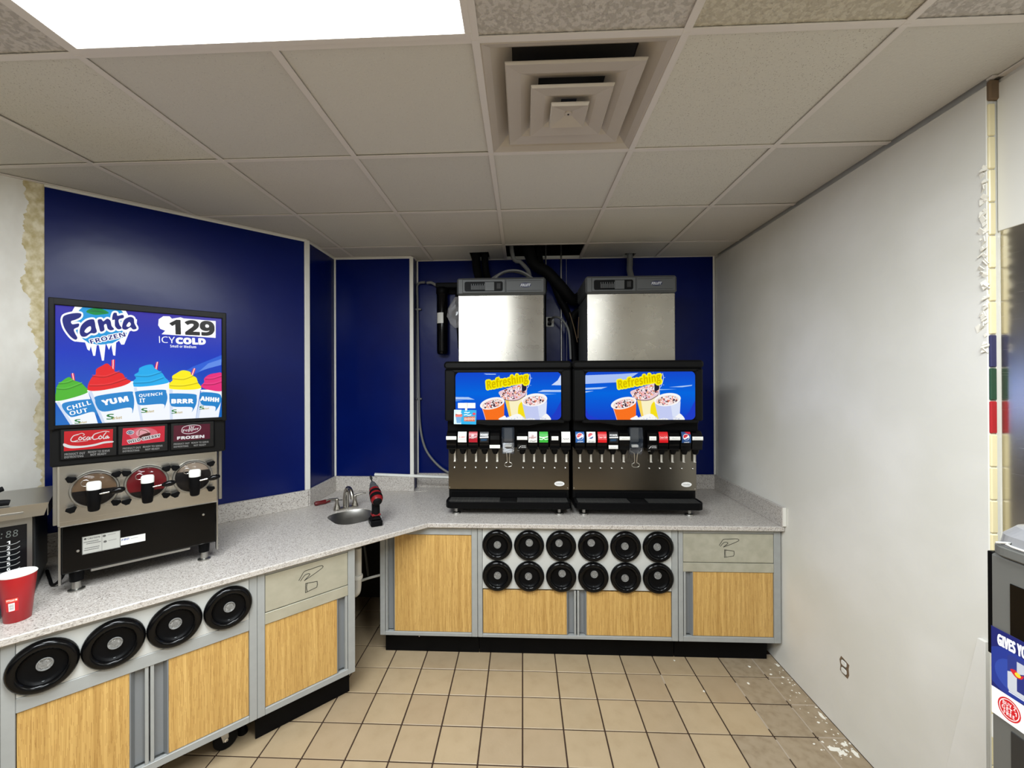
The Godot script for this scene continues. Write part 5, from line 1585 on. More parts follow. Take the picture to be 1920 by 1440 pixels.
# ---------------------------------------------------------------- frozen drinks
func slush_poster() -> ImageTexture:
	# drawn in the pixel frame of a close look at the lit poster
	var cv := Canvas.new(1280, 1100, c8(4, 56, 190), [Vector2(150, 150), Vector2(1815, 325), Vector2(1770, 1312), Vector2(100, 1345)])
	for y in 1100:
		var t := y / 1100.0
		var c := c8(50, 40, 160).lerp(c8(4, 48, 186), minf(t * 2.6, 1.0)).lerp(c8(0, 104, 190), maxf(0.0, t * 1.6 - 0.6))
		cv.img.fill_rect(Rect2i(0, y, 1280, 1), c)
	cv.poly([1200, 960, 1500, 800, 1800, 690, 1800, 760, 1500, 880], c8(36, 92, 210))
	cv.poly([1560, 850, 1660, 770, 1795, 730, 1790, 790, 1660, 820], c8(92, 136, 226))
	var navy := c8(26, 34, 122)
	var white := c8(252, 252, 252)
	var sky := c8(28, 148, 214)
	# fruit drink logo with icicles
	cv.poly([300, 240, 345, 165, 420, 120, 700, 140, 840, 200, 890, 300, 960, 310, 950, 400, 880, 430, 820, 560, 790, 560, 770, 520, 740, 540, 725, 670, 705, 665, 690, 560, 665, 610, 645, 560, 635, 545, 610, 715, 590, 715, 565, 560, 545, 560, 525, 665, 505, 665, 485, 570, 470, 615, 450, 600, 430, 530, 350, 520, 260, 440, 200, 340, 210, 270], white)
	cv.ellipse(590, 340, 262, 215, sky)
	cv.poly([455, 225, 500, 195, 590, 190, 680, 240, 600, 255, 530, 255], c8(8, 138, 66), true)
	cv.poly([470, 215, 560, 212, 660, 238, 580, 232], c8(20, 110, 60), true)
	var letters := [
		[215, 290, 240, 255, 330, 235, 400, 240, 395, 275, 345, 300, 300, 315, 312, 345, 375, 340, 370, 372, 325, 395, 335, 440, 355, 480, 335, 500, 290, 470, 240, 400, 218, 340],
		[380, 425, 400, 360, 455, 312, 520, 300, 536, 330, 542, 380, 552, 425, 525, 442, 490, 440, 440, 470, 398, 468],
		[565, 312, 600, 300, 622, 322, 660, 298, 692, 318, 702, 370, 725, 403, 692, 415, 662, 397, 650, 352, 626, 362, 628, 410, 590, 425, 576, 380],
		[712, 285, 728, 243, 758, 243, 766, 270, 820, 263, 826, 292, 776, 310, 782, 360, 802, 395, 766, 406, 736, 372, 736, 312, 714, 312],
		[808, 375, 832, 312, 888, 285, 926, 300, 932, 350, 952, 400, 916, 411, 890, 390, 850, 411, 814, 405]]
	for l in letters:
		cv.stroke(l, 38, white, true, true)
		cv.poly(l, white, true)
	for l in letters:
		cv.poly(l, navy, true)
	cv.poly([428, 420, 458, 382, 492, 370, 492, 408, 455, 435], white, true)
	cv.poly([850, 374, 878, 336, 896, 358, 876, 384], white, true)
	cv.poly([395, 480, 450, 495, 470, 520, 850, 440, 845, 470, 700, 545, 560, 548, 470, 540], sky)
	cv.fat_text("FROZEN", Vector2(474, 503), Vector2(826, 436), Vector2(488, 545), white, 9.0)
	cv.text("FROZEN", Vector2(474, 503), Vector2(826, 436), Vector2(488, 545), navy)
	# price
	cv.poly([1170, 375, 1178, 315, 1225, 285, 1290, 288, 1312, 312, 1400, 300, 1430, 312, 1755, 346, 1747, 516, 1200, 466, 1238, 432, 1190, 412], white)
	cv.fat_text("129", Vector2(1292, 322), Vector2(1735, 352), Vector2(1290, 462), c8(26, 26, 28), 6.0)
	cv.stroke([1177, 488, 1177, 548], 9, white, false)
	cv.text("CY", Vector2(1198, 488), Vector2(1334, 496), Vector2(1198, 552), white, false)
	cv.fat_text("COLD", Vector2(1346, 506), Vector2(1638, 522), Vector2(1346, 562), white, 6.0)
	cv.text("Small or Medium", Vector2(1282, 572), Vector2(1544, 588), Vector2(1282, 600), white)
	# five cups; each: body, swirl, swirl colour, its fold lines, speech bubble, straw
	var cups := [
		[[110, 1112, 440, 1022, 524, 1345, 250, 1350], [116, 1102, 118, 1022, 135, 952, 188, 905, 255, 870, 300, 902, 370, 930, 410, 970, 440, 1022, 300, 1072], c8(72, 176, 40), [[125, 985, 230, 990, 380, 940], [150, 935, 230, 930, 300, 905]], [175, 1165, 210, 1120, 440, 1095, 478, 1112, 512, 1200, 515, 1258, 470, 1222, 290, 1265, 235, 1250], [278, 835, 306, 832, 314, 915, 288, 918]],
		[[1575, 1040, 1795, 1042, 1735, 1330, 1505, 1330], [1575, 1000, 1608, 960, 1612, 920, 1660, 885, 1720, 872, 1800, 880, 1800, 1044, 1650, 1036], c8(226, 40, 120), [[1600, 985, 1700, 985, 1790, 960], [1625, 930, 1700, 930, 1785, 905]], [1560, 1090, 1590, 1058, 1740, 1075, 1776, 1110, 1766, 1170, 1710, 1252, 1706, 1205, 1590, 1190, 1560, 1150], [1776, 880, 1796, 878, 1796, 925, 1778, 925]],
		[[1250, 1012, 1570, 1022, 1502, 1340, 1244, 1340], [1250, 1012, 1258, 960, 1290, 930, 1288, 890, 1330, 862, 1395, 833, 1470, 850, 1482, 882, 1530, 910, 1545, 960, 1572, 1016, 1440, 1030], c8(250, 232, 8), [[1262, 985, 1400, 990, 1545, 965], [1290, 915, 1400, 925, 1500, 895]], [1250, 1085, 1270, 1062, 1500, 1075, 1526, 1110, 1516, 1180, 1470, 1252, 1470, 1206, 1290, 1195, 1254, 1160], [1505, 815, 1530, 820, 1502, 885, 1478, 880]],
		[[888, 985, 1252, 955, 1246, 1345, 948, 1345], [886, 978, 884, 935, 922, 900, 908, 865, 950, 838, 962, 800, 1030, 772, 1092, 768, 1112, 800, 1152, 830, 1192, 860, 1216, 900, 1248, 952, 1090, 978, 950, 986], c8(10, 166, 232), [[900, 950, 1060, 945, 1200, 905], [920, 880, 1050, 885, 1180, 850]], [905, 1070, 930, 1030, 1190, 1022, 1222, 1050, 1228, 1120, 1190, 1212, 1182, 1165, 960, 1170, 918, 1130], [1132, 745, 1158, 742, 1140, 828, 1110, 826]],
		[[436, 1012, 888, 935, 952, 1345, 570, 1350], [442, 1006, 442, 950, 480, 882, 520, 850, 530, 800, 590, 765, 642, 745, 690, 790, 722, 830, 790, 850, 820, 900, 872, 930, 790, 972, 640, 1002, 530, 1014], c8(224, 22, 30), [[455, 965, 640, 960, 830, 905], [490, 870, 620, 880, 760, 835]], [505, 1110, 530, 1065, 850, 1030, 886, 1060, 894, 1150, 870, 1248, 850, 1190, 620, 1222, 548, 1210, 514, 1160], [686, 712, 720, 706, 712, 815, 680, 808]]]
	for c in cups:
		cv.poly(c[0], c8(238, 242, 250))
		var side: Array = c[0]
		cv.poly([side[0], side[1], side[0] + 36, side[1] - 4, side[6] + 30, side[7], side[6], side[7]], c8(206, 218, 240))
		cv.stroke([side[0], side[1], side[2], side[3]], 14, white, false)
		cv.poly(c[4], c8(26, 128, 200), true)
		cv.poly(c[5], c8(232, 40, 70))
		var s5: Array = c[5]
		cv.stroke([(s5[0] + s5[2]) / 2.0, (s5[1] + s5[3]) / 2.0, (s5[4] + s5[6]) / 2.0, (s5[5] + s5[7]) / 2.0], 7, white, false)
		cv.poly(c[1], c[2], true)
		for l in c[3]:
			cv.stroke(l, 9, (c[2] as Color).darkened(0.22))
			cv.stroke([l[0], l[1] - 14, l[2], l[3] - 14, l[4], l[5] - 14], 5, (c[2] as Color).lightened(0.18))
	cv.text("CHILL", Vector2(214, 1164), Vector2(452, 1104), Vector2(226, 1206), white)
	cv.text("OUT", Vector2(240, 1212), Vector2(420, 1180), Vector2(250, 1252), white)
	cv.fat_text("YUM", Vector2(568, 1112), Vector2(824, 1076), Vector2(582, 1160), white, 4.0)
	cv.text("QUENCH", Vector2(945, 1060), Vector2(1180, 1046), Vector2(945, 1096), white)
	cv.text("IT", Vector2(948, 1104), Vector2(1006, 1103), Vector2(948, 1144), white)
	cv.fat_text("BRRR", Vector2(1272, 1120), Vector2(1490, 1124), Vector2(1270, 1160), white, 3.0)
	cv.fat_text("AHHH", Vector2(1568, 1100), Vector2(1752, 1120), Vector2(1562, 1140), white, 3.0)
	for p in [[290, 1292, 1.0], [610, 1250, 1.25], [960, 1202, 1.05], [1264, 1226, 0.9], [1548, 1198, 0.8]]:
		cv.text("S", Vector2(p[0], p[1]), Vector2(p[0] + 62 * p[2], p[1] - 4), Vector2(p[0], p[1] + 44 * p[2]), c8(40, 120, 60))
		cv.text("arket", Vector2(p[0] + 46 * p[2], p[1] + 22 * p[2]), Vector2(p[0] + 124 * p[2], p[1] + 16 * p[2]), Vector2(p[0] + 46 * p[2], p[1] + 46 * p[2]), c8(184, 164, 96))
	return cv.tex()

func slush_card(k: int) -> ImageTexture:
	var black := c8(22, 22, 23)
	var white := c8(250, 250, 250)
	var grey := c8(170, 170, 168)
	var quads := [[Vector2(160, 90), Vector2(620, 80), Vector2(622, 345), Vector2(160, 362)], [Vector2(640, 80), Vector2(1052, 70), Vector2(1052, 325), Vector2(645, 345)], [Vector2(1085, 65), Vector2(1450, 58), Vector2(1448, 300), Vector2(1085, 320)]]
	var cv := Canvas.new(600, 360, black, quads[k])
	if k == 0:
		cv.poly([186, 106, 594, 100, 590, 272, 183, 286], c8(222, 24, 38))
		cv.poly([184, 214, 240, 236, 330, 244, 430, 234, 520, 214, 592, 214, 592, 226, 520, 232, 430, 252, 330, 262, 240, 262, 183, 240], white, true)
		# script lettering, stroke by stroke
		for s in [[300, 138, 262, 150, 240, 184, 256, 202, 296, 192], [318, 160, 304, 178, 316, 190, 332, 176, 318, 160], [360, 162, 342, 172, 346, 190, 366, 182], [384, 164, 370, 178, 382, 190, 396, 168, 394, 188, 406, 184], [406, 170, 424, 168], [470, 130, 436, 142, 418, 170, 432, 190, 470, 182], [488, 158, 472, 172, 482, 188, 500, 176, 490, 160], [534, 130, 512, 160, 512, 186, 526, 184], [546, 162, 530, 174, 536, 186, 552, 168, 550, 184, 562, 178]]:
			cv.stroke(s, 8, white)
		cv.stroke([300, 138, 330, 128, 352, 140, 340, 150], 5, white)
		cv.stroke([470, 130, 520, 118, 560, 124], 6, white)
		cv.stroke([250, 202, 300, 206, 380, 198], 4, white)
	elif k == 1:
		cv.poly([676, 98, 1032, 88, 1028, 240, 670, 262], c8(224, 36, 62))
		cv.ellipse(850, 160, 120, 62, c8(240, 110, 126))
		cv.ellipse(845, 150, 60, 40, c8(248, 176, 184))
		cv.poly([808, 186, 850, 160, 905, 150, 900, 185, 870, 205, 826, 206], c8(88, 20, 24), true)
		cv.stroke([812, 170, 815, 130, 830, 118], 5, c8(120, 70, 40))
		cv.stroke([895, 152, 870, 132, 830, 118], 5, c8(120, 70, 40))
		cv.ellipse(738, 140, 33, 22, white)
		cv.ellipse(738, 140, 28, 17, c8(30, 40, 110))
		cv.text("ICEE", Vector2(716, 130), Vector2(762, 128), Vector2(716, 150), white)
		cv.fat_text("WILD CHERRY", Vector2(716, 216), Vector2(988, 166), Vector2(722, 242), white, 6.0)
		cv.text("WILD CHERRY", Vector2(716, 216), Vector2(988, 166), Vector2(722, 242), c8(60, 14, 20))
	else:
		cv.poly([1106, 86, 1420, 80, 1418, 226, 1103, 242], c8(92, 12, 42))
		cv.ellipse(1254, 130, 90, 45, c8(120, 24, 58), -0.14)
		cv.stroke([1175, 140, 1190, 104, 1260, 86, 1330, 96, 1336, 126, 1300, 156, 1240, 170, 1190, 162], 5, white, true, true)
		cv.text("Dr", Vector2(1236, 98), Vector2(1288, 92), Vector2(1234, 126), white, true, "Droid Serif")
		cv.text("Pepper", Vector2(1182, 128), Vector2(1326, 110), Vector2(1180, 158), white, true, "Droid Serif")
		cv.fat_text("FROZEN", Vector2(1136, 196), Vector2(1368, 188), Vector2(1136, 222), white, 2.0)
	var y0: Array = [[188, 306, 382, 296, 20], [678, 282, 846, 274, 18], [1106, 258, 1258, 252, 17]][k]
	var ww: Array = [[170, 184], [150, 166], [136, 148]][k]
	var hgt: float = y0[4]
	cv.text("PRODUCT OUT", Vector2(y0[0], y0[1]), Vector2(y0[0] + ww[0], y0[1] - 4), Vector2(y0[0], y0[1] + hgt), grey)
	cv.text("DEFROSTING", Vector2(y0[0], y0[1] + 26), Vector2(y0[0] + ww[0] * 0.92, y0[1] + 22), Vector2(y0[0], y0[1] + 26 + hgt), grey)
	cv.text("READY TO SERVE", Vector2(y0[2], y0[3]), Vector2(y0[2] + ww[1], y0[3] - 4), Vector2(y0[2], y0[3] + hgt), grey)
	cv.text("NOT READY", Vector2(y0[2] + 20, y0[3] + 26), Vector2(y0[2] + ww[1] * 0.85, y0[3] + 22), Vector2(y0[2] + 20, y0[3] + 26 + hgt), grey)
	return cv.tex()

func disc_part(x: float, y: float, r: float, z: float, from_y: float, to_y: float) -> MB:
	# the part of a disc between two heights, a millimetre or two thick
	var circle := PackedVector2Array()
	for k in 36:
		circle.append(Vector2(x + cos(TAU * k / 36) * r, y + sin(TAU * k / 36) * r))
	var b := mb()
	for q in Geometry2D.intersect_polygons(circle, pv([x - 1, y + from_y, x + 1, y + from_y, x + 1, y + to_y, x - 1, y + to_y])):
		b.prism(q, z - 0.004, z, "z")
	return b

func slush_machine() -> void:
	var t := thing("slush_machine", "three-barrel frozen drink machine with a tall lit poster", "drink machine", DIAG * Transform3D(Basis.IDENTITY, Vector3(-1.30, TOP, -0.22)))
	obj("body", mb().box(Vector3(-0.265, 0.085, -0.56), Vector3(0.262, 0.56, -0.052), 0.004), M.black_satin, t)
	for x in [-0.222, 0.216]:
		for z in [-0.09, -0.5]:
			var lg := obj("leg", mb().lathe([Vector2(0.021, 0.04), Vector2(0.024, 0.085)], 18, Vector3(x, 0, z)), M.black_satin, t)
			obj("foot", mb().lathe([Vector2(0.0, 0.0005), Vector2(0.027, 0.0005), Vector2(0.027, 0.005), Vector2(0.016, 0.01), Vector2(0.014, 0.041)], 18, Vector3(x, 0, z)), M.bare_steel, lg)
	obj("lower_panel", mb().box(Vector3(-0.262, 0.09, -0.056), Vector3(0.258, 0.29, -0.045), 0.003), M.black_gloss, t)
	obj("base_rail", mb().box(Vector3(-0.18, 0.072, -0.09), Vector3(0.16, 0.086, -0.06), 0.003), M.bare_steel, t)
	for p in [[-0.215, 0.175], [0.208, 0.232]]:
		obj("screw", mb().lathe([Vector2(0.0055, 0.0), Vector2(0.005, 0.002), Vector2(0.0, 0.003)], 12, Vector3(p[0], p[1], -0.045), Basis(Vector3.RIGHT, PI / 2)), M.bare_steel, t)
	var cv := flat_canvas(440, 280, c8(176, 176, 170))
	cv.stroke([4, 4, 436, 4, 436, 276, 4, 276], 5, c8(60, 60, 58), false, true)
	cv.stroke([222, 4, 222, 276], 4, c8(90, 90, 88), false)
	cv.text("CAUTION", Vector2(60, 28), Vector2(200, 28), Vector2(60, 54), c8(50, 50, 50))
	cv.ellipse(34, 40, 16, 14, c8(60, 60, 60))
	for p in [[20, 92], [50, 122], [30, 190], [24, 220]]:
		for i in 7:
			cv.stroke([p[0] + i * 24, p[1], minf(p[0] + i * 24 + 16, 206), p[1]], 11, c8(96, 96, 94), false)
	for p in [[290, 36], [300, 130]]:
		cv.ellipse(p[0] - 40, p[1] + 8, 20, 18, c8(80, 80, 78))
		cv.stroke([p[0], p[1] + 4, p[0] + 90, p[1]], 9, c8(128, 128, 126), false)
	var q := mb()
	q.print_quad(Vector3(-0.203, 0.229, -0.0445), Vector3(-0.086, 0.229, -0.0445), Vector3(-0.086, 0.155, -0.0445), Vector3(-0.203, 0.155, -0.0445))
	obj("rating_label", q, print_mat(cv.tex()), t)
	var cv2 := flat_canvas(320, 130, c8(214, 214, 210))
	cv2.text("FBD", Vector2(16, 24), Vector2(110, 20), Vector2(10, 56), c8(30, 60, 140))
	cv2.stroke([130, 44, 220, 42], 8, c8(160, 160, 160), false)
	var q2 := mb()
	q2.print_quad(Vector3(-0.0855, 0.195, -0.0445), Vector3(-0.004, 0.195, -0.0445), Vector3(-0.004, 0.162, -0.0445), Vector3(-0.0855, 0.162, -0.0445))
	obj("service_label", q2, print_mat(cv2.tex()), t)
	# steel front
	obj("front_panel", mb().box(Vector3(-0.270, 0.292, -0.05), Vector3(0.262, 0.56, 0.0), 0.006), M.steel, t)
	for s in [-1.0, 1.0]:
		obj("side_flange", mb().box(Vector3(s * 0.268 - 0.002, 0.30, -0.055), Vector3(s * 0.282 - 0.002, 0.56, -0.02), 0.002), M.bare_steel, t)
		obj("side_edge", mb().box(Vector3(s * 0.262 - 0.002, 0.045, -0.08), Vector3(s * 0.270 - 0.002, 0.295, -0.05), 0.001), M.bare_steel, t)
	var fwd := Basis(Vector3.RIGHT, PI / 2)
	for k in 3:
		var x: float = [-0.163, 0.0, 0.163][k]
		var y := 0.432
		var bl := obj("barrel", mb().lathe([Vector2(0.076, 0.0), Vector2(0.076, 0.01), Vector2(0.073, 0.014), Vector2(0.068, 0.014)], 36, Vector3(x, y, 0), fwd), M.bare_steel, t)
		var low: Material = M.cola
		var high: Material = [M.foam_brown, M.red_liquid, M.foam_grey][k]
		var cut: float = [0.0, -0.034, 0.028][k]
		obj("frozen_drink", disc_part(x, y, 0.066, 0.017, -0.07, cut), low, bl)
		obj("froth", disc_part(x, y, 0.066, 0.0172, cut, 0.07), high, bl)
		var fp := mb()
		for i in 32:
			var a0 := TAU * i / 32
			var a1 := TAU * (i + 1) / 32
			var o0 := Vector2(cos(a0), sin(a0)) / maxf(absf(cos(a0)), absf(sin(a0))) * 0.079
			var o1 := Vector2(cos(a1), sin(a1)) / maxf(absf(cos(a1)), absf(sin(a1))) * 0.079
			fp.quad(Vector3(x + cos(a0) * 0.071, y + sin(a0) * 0.071, 0.024), Vector3(x + o0.x, y + o0.y, 0.024), Vector3(x + o1.x, y + o1.y, 0.024), Vector3(x + cos(a1) * 0.071, y + sin(a1) * 0.071, 0.024))
		obj("face_plate", fp, M.clear_plastic, bl)
		obj("clear_dome", mb().lathe([Vector2(0.071, 0.012), Vector2(0.0695, 0.022), Vector2(0.066, 0.026), Vector2(0.0, 0.0265)], 32, Vector3(x, y, 0), fwd), M.clear_plastic, bl)
		for p in [[-0.067, 0.055], [0.066, 0.056], [-0.066, -0.066], [0.064, -0.062]]:
			obj("knob", mb().prism(pv([-0.017, 0.002, -0.006, -0.013, 0.006, -0.013, 0.017, 0.002, 0.012, 0.011, -0.012, 0.011]), 0.024, 0.042, "z", true, 0.003), M.black_satin, bl, Transform3D(Basis(Vector3.BACK, p[0] * p[1] * 60.0), Vector3(x + p[0], y + p[1], 0)))
		var rg: Array = []
		for i in 17:
			rg.append(Vector3(x - 0.026 + cos(TAU * i / 16) * 0.0125, y + 0.036 + sin(TAU * i / 16) * 0.0125, 0.048))
		obj("ring_pull", mb().tube(rg, 0.0016, 6, 1), M.chrome, bl)
		var tp := obj("tap", mb().lathe([Vector2(0.0, -0.075), Vector2(0.014, -0.075), Vector2(0.018, -0.07), Vector2(0.0215, -0.03), Vector2(0.0215, 0.012)], 22, Vector3(x, y, 0.075)), M.black_satin, t)
		obj("tap_cap", mb().lathe([Vector2(0.0222, 0.012), Vector2(0.0225, 0.036), Vector2(0.019, 0.042), Vector2(0.0, 0.044)], 22, Vector3(x, y, 0.075)), M.white_plastic, tp)
		obj("tap_neck", mb().box(Vector3(x - 0.014, y - 0.05, 0.03), Vector3(x + 0.014, y + 0.0, 0.07), 0.004), M.black_satin, tp)
		obj("tap_rod", mb().tube([Vector3(x + 0.015, y - 0.008, 0.085), Vector3(x + 0.055, y - 0.002, 0.092)], 0.0035, 10, 1), M.chrome, tp)
		obj("tap_handle", mb().lathe([Vector2(0.0, -0.026), Vector2(0.007, -0.024), Vector2(0.0125, -0.012), Vector2(0.0125, 0.004), Vector2(0.009, 0.016), Vector2(0.005, 0.022), Vector2(0.0, 0.023)], 16, Vector3(x + 0.068, y - 0.001, 0.094), Basis(Vector3.BACK, PI / 2 + 0.15)), M.black_gloss, tp)
	# sign
	obj("sign_housing", mb().box(Vector3(-0.285, 0.545, -0.12), Vector3(0.283, 1.2, 0.062), 0.006), M.black_grain, t)
	var fr := mb()
	fr.box(Vector3(-0.287, 0.69, 0.058), Vector3(-0.269, 1.202, 0.076), 0.003)
	fr.box(Vector3(0.267, 0.69, 0.058), Vector3(0.285, 1.202, 0.076), 0.003)
	fr.box(Vector3(-0.287, 1.174, 0.058), Vector3(0.285, 1.202, 0.0755), 0.003)
	fr.box(Vector3(-0.287, 0.694, 0.058), Vector3(0.285, 0.708, 0.0755), 0.002)
	obj("sign_frame", fr, M.black_grain, t)
	var ps := mb()
	ps.print_quad(Vector3(-0.269, 1.174, 0.064), Vector3(0.267, 1.174, 0.064), Vector3(0.267, 0.708, 0.064), Vector3(-0.269, 0.708, 0.064))
	obj("lit_poster", ps, print_mat(slush_poster(), SCREEN_GLOW * 0.92, 0.18), t)
	area(Vector3(0, 0.94, 0.078), Vector3(0, PI, 0), Vector2(0.52, 0.44), 0.05, c8(170, 190, 255), t)
	for k in 3:
		var x0: float = [-0.254, -0.0905, 0.080][k]
		var x1: float = [-0.098, 0.066, 0.234][k]
		var cd := obj("card_holder", mb().box(Vector3(x0 - 0.005, 0.57, 0.06), Vector3(x1 + 0.005, 0.694, 0.07), 0.003), M.black_satin, t)
		var cq := mb()
		cq.print_quad(Vector3(x0, 0.690, 0.0706), Vector3(x1, 0.690, 0.0706), Vector3(x1, 0.574, 0.0706), Vector3(x0, 0.574, 0.0706))
		obj("lit_flavour_card", cq, print_mat(slush_card(k), 0.4, 0.25), cd)

# ---------------------------------------------------------------- things on the left end of the counter
func build_left_things() -> void:
	var t := thing("microwave", "silver microwave oven with black keypad beside the frozen drink machine", "microwave", DIAG * Transform3D(Basis.IDENTITY, Vector3(-1.895, TOP, -0.35)))
	obj("case", mb().box(Vector3(-0.25, 0.014, -0.40), Vector3(0.25, 0.332, -0.02), 0.004), M.charcoal, t)
	obj("front", mb().box(Vector3(-0.25, 0.014, -0.02), Vector3(0.25, 0.332, 0.0), 0.005), M.bare_steel, t)
	obj("door_window", mb().box(Vector3(-0.23, 0.04, -0.002), Vector3(0.05, 0.30, 0.003), 0.002), M.black_gloss, t)
	for x in [-0.2, 0.2]:
		for z in [-0.05, -0.36]:
			obj("foot", mb().lathe([Vector2(0.0, 0.0003), Vector2(0.014, 0.0003), Vector2(0.014, 0.016)], 12, Vector3(x, 0, z)), M.rubber, t)
	var cv := flat_canvas(260, 460, c8(16, 16, 18))
	cv.text("88:88", Vector2(70, 34), Vector2(220, 34), Vector2(66, 84), c8(96, 100, 96), false, "Droid Sans Mono")
	for i in 8:
		var y := 130 + i * 40
		cv.stroke([90, y, 130, y + 10, 200, y + 8, 226, y - 6], 4, c8(160, 160, 158))
		cv.text(str(i + 1), Vector2(166, y - 20), Vector2(182, y - 20), Vector2(166, y + 4), c8(236, 236, 234))
	cv.poly([10, 130, 66, 124, 66, 380, 10, 386], c8(228, 228, 224))
	for i in 5:
		cv.ellipse(40, 160 + i * 44, 12, 7, c8(90, 90, 90))
	var q := mb()
	q.print_quad(Vector3(0.085, 0.302, 0.0008), Vector3(0.231, 0.302, 0.0008), Vector3(0.231, 0.06, 0.0008), Vector3(0.085, 0.06, 0.0008))
	obj("keypad", q, print_mat(cv.tex(), 0.0, 0.2), t)
	# steel tray lying on it
	var tr := thing("steel_tray", "shallow stainless steel tray lying upside down on the microwave", "tray", DIAG * Transform3D(Basis.IDENTITY, Vector3(-1.87, TOP + 0.3325, -0.5)))
	var pan := mb()
	pan.box(Vector3(-0.27, 0.05, -0.2), Vector3(0.27, 0.053, 0.19), 0.001)
	for s in [-1.0, 1.0]:
		pan.box(Vector3(s * 0.265, 0.0, -0.2), Vector3(s * 0.268, 0.051, 0.19))
	obj("pan", pan, M.bare_steel, tr)
	var lip := mb()
	lip.quad(Vector3(-0.255, 0.0, 0.178), Vector3(0.255, 0.0, 0.178), Vector3(0.27, 0.053, 0.191), Vector3(-0.27, 0.053, 0.191))
	lip.quad(Vector3(0.255, 0.0, 0.176), Vector3(-0.255, 0.0, 0.176), Vector3(-0.27, 0.051, 0.189), Vector3(0.27, 0.051, 0.189))
	lip.box(Vector3(0.02, 0.019, 0.181), Vector3(0.2, 0.026, 0.1865))
	obj("folded_lip", lip, M.bare_steel, tr)
	var h := thing("tongs", "pair of black-handled tongs resting on the steel tray", "tongs", DIAG * Transform3D(Basis.IDENTITY, Vector3(-1.72, TOP + 0.386, -0.42)))
	obj("arm", mb().tube([Vector3(-0.28, 0.016, 0.07), Vector3(-0.12, 0.016, 0.075), Vector3(-0.045, 0.016, 0.078), Vector3(0.0, 0.014, 0.08), Vector3(0.012, 0.012, 0.08)], [0.015, 0.011], 12), M.rubber, h)
	obj("arm", mb().tube([Vector3(-0.28, 0.016, 0.03), Vector3(-0.14, 0.03, 0.0), Vector3(-0.05, 0.045, -0.02), Vector3(-0.02, 0.052, -0.03)], [0.013, 0.010], 12), M.rubber, h)
	# cups
	var c := thing("paper_cup", "tall red paper cup with a white barcode sticker near the microwave", "cup", DIAG * Transform3D(Basis.IDENTITY, Vector3(-1.664, TOP, -0.15)))
	obj("cup_wall", mb().lathe([Vector2(0.0, 0.004), Vector2(0.033, 0.004), Vector2(0.0335, 0.0), Vector2(0.035, 0.001), Vector2(0.0495, 0.166)], 36), M.red_cup, c)
	obj("cup_lining", mb().lathe([Vector2(0.0495, 0.166), Vector2(0.0512, 0.169), Vector2(0.0495, 0.1715), Vector2(0.0475, 0.169), Vector2(0.0335, 0.012), Vector2(0.0, 0.012)], 36), M.cup_inside, c)
	var s1 := flat_canvas(128, 160, c8(190, 28, 34))
	s1.poly([8, 8, 120, 4, 120, 40, 8, 46], c8(236, 110, 90))
	s1.stroke([16, 24, 40, 20, 60, 27, 88, 22], 8, c8(250, 240, 236))
	s1.ellipse(106, 22, 9, 9, c8(250, 240, 236))
	s1.poly([30, 60, 92, 56, 92, 150, 30, 156], c8(236, 236, 232))
	for i in 7:
		s1.stroke([40, 76 + i * 10, 82, 74 + i * 10], 3 + i % 3, c8(90, 90, 90), false)
	var lb := mb()
	for i in 5:
		var a0 := -0.62 + i * 0.16
		var a1 := a0 + 0.16
		var r0 := 0.0392
		var r1 := 0.0438
		lb.quad_s(Vector3(sin(a0) * r0, 0.045, cos(a0) * r0), Vector3(sin(a1) * r0, 0.045, cos(a1) * r0), Vector3(sin(a1) * r1, 0.094, cos(a1) * r1), Vector3(sin(a0) * r1, 0.094, cos(a0) * r1), Vector3(sin(a0), -0.09, cos(a0)), Vector3(sin(a1), -0.09, cos(a1)), Vector3(sin(a1), -0.09, cos(a1)), Vector3(sin(a0), -0.09, cos(a0)), Vector2(i / 5.0, 1), Vector2((i + 1) / 5.0, 1), Vector2((i + 1) / 5.0, 0), Vector2(i / 5.0, 0))
	obj("sticker", lb, print_mat(s1.tex(), 0.0, 0.5), c)
	var c2 := thing("plastic_cup", "teal plastic cup half hidden behind the red cup", "cup", DIAG * Transform3D(Basis.IDENTITY, Vector3(-1.748, TOP, -0.2)))
	obj("cup_wall", mb().lathe([Vector2(0.0, 0.003), Vector2(0.033, 0.003), Vector2(0.034, 0.0), Vector2(0.036, 0.002), Vector2(0.046, 0.15), Vector2(0.044, 0.15), Vector2(0.034, 0.008), Vector2(0.0, 0.008)], 30), M.teal, c2)
	var cb := obj("power_cord", mb(DIAG).tube([Vector3(-1.635, TOP + 0.012, -0.62), Vector3(-1.615, TOP + 0.008, -0.5), Vector3(-1.6, TOP + 0.007, -0.42), Vector3(-1.575, TOP + 0.03, -0.4), Vector3(-1.555, TOP + 0.07, -0.45)], 0.006, 8), M.rubber)
	tag(cb, "black power cord behind the microwave and frozen drink machine", "cord")

